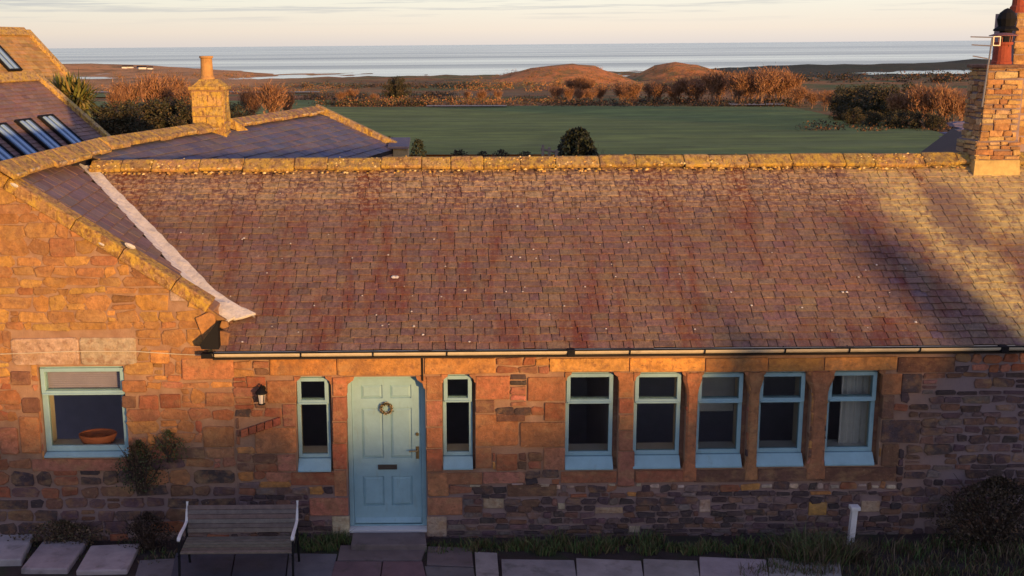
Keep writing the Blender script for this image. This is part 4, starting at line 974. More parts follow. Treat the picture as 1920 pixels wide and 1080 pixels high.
# plinth skirt of mortar
m = MB(); m.prism([(xa - .04, CY - .05, zb), (xb + .02, CY - .05, zb), (xb + .02, CY + CD, zb), (xa - .04, CY + CD, zb)], [(xa, CY, c0.z + .20), (xb, CY, c0.z + .20), (xb, CY + CD - .02, c0.z + .20), (xa, CY + CD - .02, c0.z + .20)]); m.build('mortar_skirt', mat('yellow_mortar', (.58, .42, .16), var=.3, nscale=8, bump=.6), cr)
tl = Vector((xt0 - xs0, .02, zt_ - zs_)); ul = tl / tl.z
stack_stones(cr, [(Face((xa, CY + .01, 0), (1, 0, 0), (0, 0, 1), (0, -1, 0)), xb - xa, c0.z + .20, zs_), (Face((xa + .01, CY + CD - .03, 0), (0, -1, 0), (0, 0, 1), (-1, 0, 0)), CD - .05, c0.z + .2, zs_)], 80, ylw, (.055, .095), (.12, .3), gap=.014, cut=.15)
Hh = zt_ - zs_
stack_stones(cr, [(Face((xs0, CY + .04, zs_), (1, 0, 0), ul, (0, -1, 0)), (xs1 - xs0) - .0, 0, Hh), (Face((xs0 + .01, CY + CD - .08, zs_), (0, -1, 0), ul, (-1, 0, 0)), CD - .14, 0, Hh)], 90, ylw, (.055, .11), (.11, .28), gap=.014, cut=.15)
m = MB(); m.box(xt0 - .05, xt1 + .05, CY + .02, CY + CD - .06, zt_ + .001, zt_ + .05); m.build('cap_stone', M_stone, cr, color=BROWN, bevel=.012)
mp2 = CY / F * 1.02
def pot(cx_px, base_z, wpx, hpx, dy, matl, parent, taper=.88):
    c = PY(cx_px, 100, CY + dy); R = wpx / 2 * mp2; H_ = hpx * mp2; m = MB()
    m.lathe((c.x, CY + dy, base_z), [(R * 1.1, 0), (R * 1.1, H_ * .1), (R, H_ * .15), (R * taper, H_ * .86), (R * 1.05, H_ * .88), (R * 1.05, H_), (R * .8, H_), (R * .75, H_ * .5)], 18); return m.build('chimney_pot', matl, parent), c
p1, c1 = pot(1879, zt_ + .05, 33, 40, .45, M_pot, cr)
# metal cowl on that pot: ring of legs, flat disc, dark hood
zc = PY(1880, 66, CY + .45).z
m = MB(); m.lathe((c1.x, CY + .45, zc), [(.001, .035), (.10, .03), (.20, .0), (.205, -.012), (.001, .01)], 18)
for a in range(5): m.tube([(c1.x + .12 * math.cos(a * 1.257), CY + .45 + .12 * math.sin(a * 1.257), zt_ + .3), (c1.x + .13 * math.cos(a * 1.257), CY + .45 + .13 * math.sin(a * 1.257), zc)], .008, 5)
m.build('cowl', mat('rusty_metal', (.26, .10, .08), rough=.6, metallic=.3, var=.3, bump=.2), p1)
# second stack of the neighbouring house, just at the frame edge, with hooded pot behind
nb_ = thing('neighbour_chimney', 'tall yellow chimney stack with red clay pot at the right-hand edge behind the rubble stack', 'chimney', (PY(1925, 300, 20.5).x, 20.5, 0))
nx0, nx1 = PY(1904, 60, 20.5).x, PY(1904, 60, 20.5).x + 1.1; nz1 = PY(1904, 24, 20.5).z
m = MB(); m.box(nx0, nx1, 20.5, 21.3, 0, nz1); m.box(nx0 - .26, nx0 - .001, 20.05, 21.25, 0, PY(1888, 128, 20.9).z); nst = m.build('stack', M_mortar2, nb_)
stack_stones(nst, [(Face((nx0, 20.5, 0), (1, 0, 0), (0, 0, 1), (0, -1, 0)), 1.1, 4.6, nz1)], 101, ylw, (.09, .16), (.2, .4), gap=.012, cut=.08)
m = MB(); m.lathe((nx0 + .17, 20.8, nz1), [(.15, 0), (.15, .1), (.12, .14), (.10, .7), (.13, .72), (.13, .8)], 16); m.build('chimney_pot', M_pot, nb_)
hz_ = PY(1886, 58, 20.27); m = MB(); m.lathe((hz_.x, 20.27, hz_.z - 1.0), [(.10, 1.0 - (hz_.z - PY(1888, 128, 20.9).z)), (.10, 1.0), (.20, 1.0), (.20, 1.03), (.13, 1.08), (.16, 1.2), (.12, 1.3), (.05, 1.36), (.001, 1.38)], 12)
tag(m.build('chimney_cowl', M_black), 'black domed metal chimney cowl beside the rubble chimney top', 'cowl')
# TV aerial and its pole strapped to the rubble stack
ya = CY + .05; a0, a1 = PY(1838, 200, ya), PY(1857, 70, ya)
an = thing('tv_aerial', 'thin TV aerial on a leaning pole strapped to the rubble chimney', 'aerial', (a0.x, ya, a0.z))
m = MB(); m.tube([a0 + Vector((0, -.06, 0)), a1 + Vector((0, -.06, 0))], .012, 6); m.build('pole', M_steel, an)
for (px0, py0, px1, py1) in ((1820, 69, 1862, 70), (1822, 84, 1860, 86), (1824, 105, 1852, 110)):
    m = MB(); m.tube([PY(px0, py0, ya - .07), PY(px1, py1, ya - .07)], .009, 5); m.build('crossbar', M_steel, an)
m = MB(); frame_ring(m, PY(1858, 72, ya).x, PY(1872, 72, ya).x, PY(1858, 86, ya).z, PY(1858, 68, ya).z, .012, ya - .08, ya - .06); m.build('bracket', M_steel, an)

# ------------------------------------------------------------------ rear-left roofs
def roof_thing(name, label, pts, base, ridge=True):
    pass
def gen_slates(parent, O, hd_, dn_, nn_, L0, wl, expo, sw, cols, seed, m1, m2, limit=290, ok=None, frm=0.0):
    r = random.Random(seed); rest = MB()
    for k in range(int(wl / expo)):
        x = frm
        while x < L0:
            w = sw * r.uniform(.8, 1.25); a, b = x, min(x + w, L0); x += w
            loc = O + dn_ * (wl - k * expo) + hd_ * ((a + b) / 2)
            if ok and not ok(loc, wl - k * expo, (a + b) / 2): continue
            lift = .03 + r.uniform(-.003, .006); vv = (-dn_ - nn_ * ((lift - .004) / (expo * 1.7))).normalized(); uu = (hd_ + dn_ * r.uniform(-.01, .01)).normalized()
            if uu.cross(vv).dot(nn_) < 0: uu = -uu
            n3 = uu.cross(vv); M = Matrix(((uu.x, vv.x, n3.x, 0), (uu.y, vv.y, n3.y, 0), (uu.z, vv.z, n3.z, 0), (0, 0, 0, 1)))
            loc = loc + nn_ * (lift - .044); rest.box(-.5, .5, 0, 1, 0, 1, vary(r.choice(cols), r, .12), Matrix.Translation(loc) @ M @ Matrix.Diagonal((b - a - .014, min(expo * 1.7, wl - k * expo), .016, 1)))
    rest.build('slates', m2, parent, tint=True, kind='stuff')
def on_plane(px, py, P, n):
    r = ray(px, py); t = (P - Vector((0, 0, CH))).dot(n) / r.dot(n); return Vector((0, 0, CH)) + r * t
def range_house(name, label, ridge_px, verge_px, Yd, mult, back, lights, cols, m2, expo=.2, lh=.5, k=.24):
    R1 = PY(*ridge_px, Yd); hA = Vector((h2.x * .8, h2.y, 0)).normalized(); R0 = R1 - hA * back; sd = PY(*verge_px, Yd) - R1; full = sd.length * mult; sA = sd.normalized(); wA = Vector((-sA.x, -sA.y, sA.z))
    hb = thing(name, label, 'house', (R1.x - 2, Yd - 4, 0)); nA = hA.cross(sA).normalized(); nA = nA if nA.z > 0 else -nA
    m = MB(); P_ = [R0, R1, R1 + sA * full, R0 + sA * full]; m.prism([p - nA * .12 for p in P_], [p - nA * .03 for p in P_]); m.add([R0, R1, R1 + wA * full, R0 + wA * full], [[0, 1, 2, 3]]); ro = m.build('roof', M_under, hb)
    ca, cb = R1 + sA * full - Vector((0, 0, .15)), R1 + wA * full - Vector((0, 0, .15)); Pw = [p - hA * .1 for p in [Vector((ca.x, ca.y, -.5)), ca, R1 - Vector((0, 0, .15)), cb, Vector((cb.x, cb.y, -.5))]]
    m = MB(); m.prism(Pw, [p - hA * (back - .3) for p in Pw]); m.build('wall', M_mortar, hb)
    gen_slates(ro, R0, hA, sA, nA, back, full, expo, .30, cols, 4, None, m2)
    m = MB(); q0 = R1 + nA * .10; q1 = R1 + sA * full + nA * .10; vd = hA * .2; m.prism([q0, q0 + vd, q0 + vd - nA * .2, q0 - nA * .2], [q1, q1 + vd, q1 + vd - nA * .2, q1 - nA * .2]); m.build('coping', M_lichen_stone, hb, color=(.52, .36, .18), bevel=.01)
    def sec(p): return [p + sA * .2 + nA * .03, p + sA * .2 + nA * .08, p + Vector((0, 0, .13)), p + wA * .2 + Vector((0, 0, .07)), p + wA * .2, p - Vector((0, 0, .1))]
    m = MB(); m.prism(sec(R0), sec(R1)); m.build('ridge', M_lichen_stone, hb, color=(.52, .34, .15), bevel=.01)
    for (px, py) in lights:
        c = on_plane(px, py, R1, nA); M = Matrix(((hA.x, sA.x, nA.x, c.x), (hA.y, sA.y, nA.y, c.y), (hA.z, sA.z, nA.z, c.z), (0, 0, 0, 1)))
        m = MB()
        for (a, b, cc, d_) in ((-k, -k + .05, -lh, lh), (k - .05, k, -lh, lh), (-k + .05, k - .05, -lh, -lh + .05), (-k + .05, k - .05, lh - .05, lh)): m.box(a, b, cc, d_, .0, .07, None, M)
        f_ = m.build('rooflight', M_black, hb); m = MB(); m.box(-k + .05, k - .05, -lh + .05, lh - .05, .02, .045, None, M); m.build('pane', M_skyglass, f_)
        for (a, b) in ((-.20, -.09), (.05, .16)): m = MB(); m.box(a, b, -lh + .06, lh - .06, .046, .07, None, M); m.build('glazing_bar', M_blueframe, f_)
range_house('rooflight_house', 'slate roofed house at far left with a row of long pale blue rooflights', (64, 143), (202, 264), 31.0, 1.3, 15, ((118, 249), (77, 258), (31, 268), (-16, 278)), [(.23, .145, .125), (.21, .135, .125), (.25, .155, .13)], M_slate_bt, expo=.13, lh=.60, k=.34)
range_house('tall_house', 'taller golden slate roof with one blue rooflight at the upper left edge', (46, 59), (111, 129), 36.0, 1.55, 14, ((2, 106),), [(.44, .27, .10), (.38, .23, .09), (.48, .30, .12)], mat('golden_slate', src='tint', var=.3, nscale=8, bump=.4), expo=.14, lh=.55, k=.34)
# outbuilding roof beyond the cottage on the right
ob = thing('outbuilding', 'low blue-slated outbuilding roof beyond the ridge left of the rubble chimney', 'outbuilding', (PY(1790, 300, 30).x, 30, 0))
o1, o2, o3, o4 = PY(1712, 296, 24), PY(1800, 230, 30.5), PY(1960, 226, 30.5), PY(1900, 300, 24)
m = MB(); m.prism([p - Vector((0, 0, .15)) for p in (o1, o4, o3, o2)], [o1, o4, o3, o2]); orf = m.build('roof', M_under, ob)
nO = (o4 - o1).cross(o2 - o1).normalized(); nO = nO if nO.z > 0 else -nO; uO = (o3 - o2).normalized(); dO = nO.cross(uO).normalized(); dO = dO if dO.z < 0 else -dO
lenO = (o1 - o2).length
gen_slates(orf, o2 + nO * .05, uO, dO, nO, 5.5, lenO, .24, .34, [(.14, .12, .20), (.17, .14, .21)], 6, M_slate_b, M_slate_bt, frm=-1.6, ok=lambda loc, dd, a: a > -1.4 * dd / lenO * ((o2.x - o1.x) / 1.4) if False else a > (o1.x - o2.x) * dd / lenO)
m = MB(); OW = [p + Vector((k_, 0, -.17)) for p, k_ in ((o1, .25), (o4, 0), (o3, 0), (o2, .25))]; m.prism([Vector((p.x, p.y, -2)) for p in OW], OW); m.build('wall', M_mortar2, ob)

# ------------------------------------------------------------------ yard
def quad_ground(pxs, z0, z1, name, col, parent=None, bevel=.01):
    P = [PZ(a, b, z1) for a, b in pxs]; m = MB(); m.prism([Vector((p.x, p.y, z0)) for p in P], P); return m.build(name, M_slab, parent, color=col, bevel=bevel)
m = MB(); m.box(-14, 14, 3, YW + .05, -.2, .006); m.build('yard', M_soil)['kind'] = 'structure'
GREY = (.29, .265, .255)
o = quad_ground([(662, 998), (797, 998), (800, 1021), (658, 1021)], -.02, .12, 'door_step', (.17, .14, .14)); tag(o, 'worn stone door step below the blue-green door', 'step')
path = MB(); path.box(PZ(625, 1040).x - .05, PZ(890, 1040).x + .05, 12.2, 14.15, -.1, .012); pt_ = path.build('path', M_soil); pt_['kind'] = 'structure'
for q, c in [([(638, 1022), (800, 1022), (790, 1050), (632, 1050)], (.16, .13, .13)), ([(802, 1024), (884, 1026), (888, 1062), (800, 1058)], (.15, .12, .12)), ([(628, 1052), (716, 1052), (712, 1085), (620, 1085)], (.15, .10, .11)), ([(718, 1052), (792, 1052), (800, 1085), (714, 1085)], (.16, .10, .11)), ([(796, 1061), (888, 1064), (892, 1090), (802, 1090)], (.14, .13, .13)),
             ([(890, 1034), (932, 1036), (936, 1085), (893, 1085)], GREY), ([(330, 1036), (440, 1036), (430, 1090), (318, 1090)], (.085, .085, .11)), ([(442, 1036), (540, 1037), (534, 1090), (432, 1090)], (.09, .09, .115)), ([(542, 1037), (632, 1038), (620, 1090), (536, 1090)], (.13, .13, .15))]:
    quad_ground(q, -.02, .04 + rr.uniform(0, .012), 'paving_slab', c, pt_)
x = 938
while x < 1500:
    w = rr.uniform(95, 150); quad_ground([(x + 2, 1046 + rr.uniform(-3, 3)), (x + w - 2, 1048 + rr.uniform(-3, 3)), (x + w + 4, 1090), (x + 4, 1090)], -.02, .045, 'paving_slab', vary(GREY, rr, .12), pt_); x += w
for q, z, lab in [([(-20, 992), (70, 988), (40, 1048), (-40, 1050)], .10, 'leftmost pale stone slab at the foot of the gabled wall'), ([(80, 1014), (166, 1010), (126, 1066), (38, 1066)], .08, 'middle of the three raised stone slabs at lower left'), ([(170, 1022), (263, 1018), (238, 1068), (142, 1070)], .07, 'rightmost of the three raised stone slabs at lower left')]:
    o = quad_ground(q, -.02, z, 'stone_slab', vary((.36, .335, .33), rr, .1), bevel=.02); tag(o, lab, 'paving slab', 'raised stone slabs at lower left')
o = quad_ground([(262, 1050), (334, 1046), (322, 1090), (250, 1090)], -.02, .04, 'stone_slab', (.17, .16, .17)); tag(o, 'low flat slab between the raised slabs and the bench', 'paving slab')
# bench
def bench():
    zt0 = .80; bxa, bxb = PY(350, 945, 13.62).x, PY(557, 945, 13.62).x; cx = (bxa + bxb) / 2; w = (bxb - bxa) / 2
    t = thing('garden_bench', 'dark slatted garden bench with curved white metal ends in front of the wall', 'bench', (cx, 13.4, 0))
    pr = [(13.62, .80), (13.53, .43), (13.06, .40)]
    def sl(y, z, ang, hh=.026, col=(.17, .14, .125)):
        m = MB(); M = Matrix.Translation((cx, y, z)) @ Matrix.Rotation(ang, 4, 'X'); m.box(-w + .012, w - .012, -.011, .011, -hh, hh, None, M); m.build('slat', M_wood, t, color=vary(col, rr, .2), bevel=.004)
    for i in range(6):
        f = (i + .4) / 6; sl(lerp(13.62, 13.535, f), lerp(.80, .47, f), rad(-14))
    for i in range(6):
        f = (i + .4) / 6; sl(lerp(13.50, 13.07, f), lerp(.43, .405, f), rad(-86), .029, (.17, .15, .12))
    for s in (-1, 1):
        x = cx + s * w; m = MB(); m.tube([(x, 13.66, .84), (x, 13.60, .72), (x, 13.56, .62), (x, 13.42, .60), (x, 13.22, .60), (x, 13.12, .585), (x, 13.09, .56)], [.016, .016, .018, .020, .022, .024, .018], 7); m.build('arm', M_white, t)
        m = MB(); m.tube([(x, 13.56, .62), (x, 13.54, .44), (x, 13.62, .03)], .016, 6); m.tube([(x, 13.14, .58), (x, 13.10, .40), (x, 13.04, .03)], .016, 6); m.tube([(x, 13.54, .42), (x, 13.06, .38)], .015, 6); m.build('leg', M_black, t)
bench()
# wall lantern
lp = PY(490, 742, YW - .14)
la = thing('wall_lantern', 'small black wall lantern left of the slit window by the door', 'lamp', (lp.x, YW, lp.z))
m = MB(); m.tube([(lp.x, YW - .01, lp.z + .07), (lp.x, YW - .10, lp.z + .13), (lp.x, YW - .14, lp.z + .10)], .011, 6); m.tube([(lp.x, YW - .02, lp.z + .06), (lp.x, YW - .035, lp.z + .06)], .045, 10); m.build('bracket', M_black, la)
m = MB(); m.lathe((lp.x, YW - .14, lp.z), [(.001, .11), (.03, .095), (.075, .05), (.078, .03), (.001, .03)], 8); m.lathe((lp.x, YW - .14, lp.z), [(.001, -.115), (.045, -.115), (.045, -.10), (.001, -.095)], 8)
for a in range(4): m.tube([(lp.x + .06 * math.cos(a * 1.57 + .78), YW - .14 + .06 * math.sin(a * 1.57 + .78), lp.z + .035), (lp.x + .04 * math.cos(a * 1.57 + .78), YW - .14 + .04 * math.sin(a * 1.57 + .78), lp.z - .1)], .006, 4)
m.build('lantern', M_black, la); m = MB(); m.lathe((lp.x, YW - .14, lp.z), [(.052, .03), (.034, -.10)], 8); m.build('glass', M_cloth, la)
# white post
pb0 = PZ(1594, 1022, 0); pb1 = PY(1602, 955, pb0.y)
t = thing('white_post', 'short leaning white post with a square cap below the rightmost window', 'post', (pb0.x, pb0.y, 0))
m = MB(); dx = (pb1.x - pb0.x); s_ = .036; m.prism([(pb0.x - s_, pb0.y - s_, 0), (pb0.x + s_, pb0.y - s_, 0), (pb0.x + s_, pb0.y + s_, 0), (pb0.x - s_, pb0.y + s_, 0)], [(pb1.x - s_, pb0.y - s_, pb1.z), (pb1.x + s_, pb0.y - s_, pb1.z), (pb1.x + s_, pb0.y + s_, pb1.z), (pb1.x - s_, pb0.y + s_, pb1.z)]); m.build('shaft', M_white, t)
m = MB(); m.box(pb1.x - .06, pb1.x + .06, pb0.y - .065, pb0.y + .055, pb1.z, pb1.z + .05); m.build('cap', M_white, t, bevel=.006)

# ------------------------------------------------------------------ vegetation
def blades(mb, cx, cy, n, rx, ry, h, cols, r, wdt=.006, z=0, spread=.35):
    for _ in range(n):
        a = r.uniform(0, 6.283); q = math.sqrt(r.random()); x, y = cx + math.cos(a) * q * rx, cy + math.sin(a) * q * ry
        hh = h * r.uniform(.45, 1.1); dx, dy = r.gauss(0, spread) * hh, r.gauss(0, spread) * hh; t = r.uniform(0, 3.14); wx_, wy_ = math.cos(t) * wdt, math.sin(t) * wdt
        c = vary(r.choice(cols), r, .3)
        mb.add([(x - wx_, y - wy_, z), (x + wx_, y + wy_, z), (x + dx * .4 + wx_ * .8, y + dy * .4 + wy_ * .8, z + hh * .6), (x + dx * .4 - wx_ * .8, y + dy * .4 - wy_ * .8, z + hh * .6), (x + dx, y + dy, z + hh * .9)], [[0, 1, 2, 3], [3, 2, 4]], c)
GR = [(.07, .12, .035), (.09, .14, .045), (.05, .085, .03), (.12, .14, .05), (.15, .12, .06)]
BR = [(.10, .065, .035), (.07, .05, .03), (.14, .10, .06), (.05, .05, .025), (.16, .12, .08)]
rg = random.Random(44)
g = MB()
for px in range(806, 1500, 12):
    p = PZ(px, rg.uniform(1018, 1042), 0)
    blades(g, p.x, p.y, int(rg.uniform(25, 120)), .13, rg.uniform(.05, .12), rg.uniform(.06, .23), GR + BR[:1], rg)
for px in range(560, 655, 12): p = PZ(px, rg.uniform(1012, 1034), 0); blades(g, p.x, p.y, 95, .12, .09, rg.uniform(.10, .2), GR, rg)
for px in range(-20, 340, 20): p = PZ(px, rg.uniform(1018, 1060), 0); blades(g, p.x, p.y, 40, .14, .12, .08, GR + BR, rg)
o = g.build('grass', M_leaf, None, tint=True, kind='stuff'); tag(o, 'short green grass growing along the foot of the cottage wall', 'grass')
g = MB()
for px in range(1400, 1960, 14):
    for py in (1030, 1052, 1078): p = PZ(px + rg.uniform(-8, 8), py + rg.uniform(-8, 8), 0); blades(g, p.x, p.y, int(rg.uniform(5, 60)), .20, .15, rg.uniform(.05, .24), BR + GR[:2], rg)
o = g.build('dry_grass', M_leaf, None, tint=True, kind='stuff'); tag(o, 'rough brown and green grass in the shaded lower right corner', 'grass')
def leafy(name, label, cat, base, rx, ry, h, n, cols, seed, size=.035, stems=14, wall_hug=False, group=None):
    r = random.Random(seed); t = thing(name, label, cat, base, group); s = MB(); f = MB(); B0_ = Vector(base)
    for i in range(stems):
        a = r.uniform(0, 6.283); e = B0_ + Vector((math.cos(a) * rx * r.uniform(.3, 1), math.sin(a) * ry * r.uniform(.2, 1), h * r.uniform(.5, 1))); mid = B0_.lerp(e, .5) + Vector((r.uniform(-.05, .05), 0, h * .08))
        s.tube([B0_ + Vector((r.uniform(-.06, .06), 0, 0)), mid, e], [.012, .008, .003], 4, (.06, .04, .03))
    for i in range(n):
        a = r.uniform(0, 6.283); zz = r.random() ** .7; q = (r.random() ** .4 * math.sin(math.pi * min(1, .18 + zz * .8))) if not wall_hug else r.random() ** .35 * math.sqrt(max(0, 1 - ((zz - .45) / .56) ** 2)); zz = min(zz, 1)
        lump = 1 + .25 * math.sin(a * 3 + seed) + .15 * math.sin(a * 7 + zz * 9)
        p = B0_ + Vector((math.cos(a) * rx * q * lump, math.sin(a) * ry * q * lump, zz * h)); d = Vector((r.gauss(0, 1), r.gauss(0, 1), r.gauss(.3, 1))).normalized() * size * r.uniform(.6, 1.3); q2 = d.cross(Vector((r.gauss(0, 1), r.gauss(0, 1), r.gauss(0, 1)))).normalized() * size * .38
        f.add([p, p + d * .5 + q2, p + d, p + d * .5 - q2], [[0, 1, 2, 3]], vary(r.choice(cols), r, .35))
    s.build('stem', M_leaf, t, tint=True); f.build('foliage', M_leaf, t, tint=True); return t
p = PZ(275, 1004, 0)
leafy('climbing_shrub', 'sparse green shrub climbing the wall between the large window and the bench', 'shrub', (p.x + .05, YW - .12, 0.70), .33, .10, .72, 1500, [(.06, .075, .03), (.09, .09, .04), (.04, .045, .025), (.12, .08, .05)], 3, .03, 20)
leafy('climbing_shrub', 'small green leafy sprig reaching up to the right above the climbing shrub', 'shrub', (wx(318), YW - .10, 1.12), .24, .07, .42, 420, [(.08, .10, .035), (.11, .11, .05)], 6, .03, 10)
leafy('dry_plant', 'withered brown plant under the large window behind the stone slabs', 'plant', (PZ(135, 1006, 0).x, YW - .2, 0), .62, .12, .36, 1300, BR, 5, .035, 20)
leafy('dark_bush', 'dark leafless bush against the wall at lower right', 'bush', (wx(1830, 1000), YW - .45, 0), .85, .32, .95, 5200, [(.05, .035, .025), (.07, .05, .03), (.035, .03, .02), (.09, .065, .04)], 8, .035, 60)
leafy('dark_bush', 'brown tangled bush between the bench and the gabled wall window', 'bush', (PZ(300, 1000, 0).x, YW - .32, 0), .36, .16, .52, 1600, [(.05, .035, .028), (.07, .045, .035), (.04, .03, .02)], 9, .03, 30)
t = thing('grass_tussock', 'spiky tussock of dry grass left of the leaning white post', 'plant', (PZ(1530, 1052).x, PZ(1530, 1052).y, 0)); g = MB(); blades(g, PZ(1530, 1052).x, PZ(1530, 1052).y, 900, .45, .25, .42, BR + GR, rg, .005, 0, .5); g.build('blades', M_leaf, t, tint=True)
t = thing('grass_tussock', 'dead grass clump at the foot of the leaning white post', 'plant', (PZ(1600, 1045).x, PZ(1600, 1045).y, 0)); g = MB(); blades(g, PZ(1600, 1048).x, PZ(1600, 1048).y, 450, .22, .14, .2, BR, rg, .005, 0, .9); g.build('blades', M_leaf, t, tint=True)
# moss and twigs lying on the lower wall ledge: small ferns
# dark round bush and small things just behind the cottage
p = PY(1084, 296, 34); gz_ = g1(p.x, 34)
leafy('round_bush', 'dark round evergreen bush standing just behind the cottage ridge', 'bush', (p.x, 34, gz_), 40 / F * 34 * 1.22, .7, PY(1084, 243, 34).z - gz_, 9000, [(.02, .028, .018), (.03, .04, .022), (.015, .02, .015)], 11, .10, 30, wall_hug=True)
p = PY(785, 296, 36); leafy('garden_shrub', 'small dark shrub beside the pale stone porch behind the ridge', 'shrub', (p.x, 36, 0), .36, .3, PY(785, 262, 36).z, 2200, [(.05, .055, .03), (.03, .04, .02)], 12, .07, 12, wall_hug=True)
p = PY(733, 290, 40); leafy('golden_shrub', 'small golden shrub showing above the pale stone porch', 'shrub', (p.x, 40, 0), .35, .3, PY(733, 257, 40).z, 1800, [(.35, .26, .08), (.25, .2, .07)], 13, .07, 10, wall_hug=True)
for i, px in enumerate((860, 905, 940, 985)):
    p = PY(px, 296, 38); leafy('garden_weed', ['low dark weeds nearest the porch behind the ridge', 'second tuft of low weeds behind the ridge', 'third tuft of low weeds behind the ridge', 'low weeds beside the leaning fence posts behind the ridge'][i], 'plant', (p.x, 38, 0), .55, .3, PY(px, 282 + (i % 2) * 3, 38).z, 2200, [(.05, .05, .03), (.08, .06, .04)], 20 + i, .06, 10, wall_hug=True, group='weeds behind the ridge')
fe = thing('rail_fence', 'short weathered post and rail fence beside the dark round bush', 'fence', (PY(1030, 296, 33).x, 33, 0))
for px in (1018, 1030, 1043):
    a = PY(px, 272 + (px - 1018) * .35, 33); m = MB(); m.box(a.x - .035, a.x + .035, 32.96, 33.04, 0, a.z); m.build('post', M_wood, fe, color=(.30, .24, .2))
m = MB(); a, b = PY(1014, 280, 33), PY(1047, 286, 33); m.tube([a, b], .03, 4); m.build('rail', M_wood, fe, color=(.26, .2, .17))
# spiky palm behind the rooflight house
def spiky(loc, h, w, n, label, seed):
    r = random.Random(seed); t = thing('spiky_palm', label, 'plant', loc); L_ = Vector(loc); m = MB(); m.tube([Vector((L_.x, L_.y, -.2)), L_], [.12, .08], 7, (.12, .08, .05)); m.build('trunk', M_leaf, t, tint=True); f = MB()
    for i in range(n):
        a = r.uniform(0, 6.283); el = r.uniform(-.3, 1.45); ln = w * r.uniform(.75, 1.1); o = L_ + Vector((r.uniform(-.4, .4), r.uniform(-.3, .3), r.uniform(-.2, .25))); d = Vector((math.cos(a) * math.cos(el), math.sin(a) * math.cos(el), math.sin(el)))
        q = d.cross(Vector((0, 0, 1))).normalized() * .035; m1_ = o + d * ln * .6; tip = o + d * ln - Vector((0, 0, ln * .18 * (1.2 - math.sin(max(el, 0)))))
        f.add([o - q, o + q, m1_ + q, m1_ - q, tip], [[0, 1, 2, 3], [3, 2, 4]], vary(r.choice([(.13, .15, .04), (.20, .19, .05), (.08, .10, .03), (.30, .22, .07)]), r, .25))
    f.build('leaves', M_leaf, t, tint=True)
b_ = PY(133, 196, 33.5); spiky(tuple(b_), 1, .80, 700, 'spiky yellow-green palm behind the verge of the rooflight house', 2)

# bare shrubs and trees ------------------------------------------------------
def bare_tree(seed, label, cat='tree', name='bare_tree', cols=((.36, .18, .085), (.30, .145, .07), (.42, .22, .11), (.20, .10, .055)), n=2600, wide=.62, size=.035, full=.15, stemcol=(.20, .12, .08)):
    """unit height tree at the origin: trunk with limbs, and a crown of fine twigs"""
    r = random.Random(seed); t = bpy.data.objects.new(name, None); COL.objects.link(t); tag(t, label, cat); s = MB(); f = MB(); tips = []
    def grow(p, d, ln, rad_, lev):
        e = p + d * ln; s.tube([p, p.lerp(e, .5) + Vector((r.uniform(-.02, .02), r.uniform(-.02, .02), 0)), e], [rad_, rad_ * .8, rad_ * .55], 4 if lev > 0 else 6, stemcol, cap=False)
        if lev >= 3: tips.append((e, d)); return
        for _ in range(4 if lev == 0 else 3):
            a = r.uniform(0, 6.283); k = r.uniform(.45, .95) * wide; nd_ = (d + Vector((math.cos(a) * k, math.sin(a) * k, r.uniform(.0, .25)))).normalized(); tips.append((e, nd_)); grow(p.lerp(e, r.uniform(.55, 1)), nd_, ln * r.uniform(.62, .82), rad_ * .55, lev + 1)
    for q in range(3): grow(Vector((r.uniform(-.06, .06) * wide * 2, r.uniform(-.06, .06), 0)), Vector((r.uniform(-.3, .3), r.uniform(-.3, .3), 1)).normalized(), .28, .016, 0)
    zmax = max(e.z for e, _ in tips)
    for i in range(n):
        e, d = r.choice(tips); p = e - d * r.uniform(0, .12) + Vector((r.gauss(0, .045), r.gauss(0, .045), r.gauss(0, .045))); dd = (d + Vector((r.gauss(0, .55), r.gauss(0, .55), r.gauss(.3, .4)))).normalized() * size * r.uniform(1, 3.2); q = dd.cross(Vector((r.gauss(0, 1), r.gauss(0, 1), r.gauss(0, 1)))).normalized() * size * full
        f.add([p - q, p + q, p + dd], [[0, 1, 2]], vary(r.choice(cols), r, .3))
    k = 1 / (zmax + .05); s.v = [tuple(c * k for c in v) for v in s.v]; f.v = [tuple(c * k for c in v) for v in f.v]
    s.build('trunk', M_leaf, t, tint=True); f.build('crown', M_leaf, t, tint=True); return t
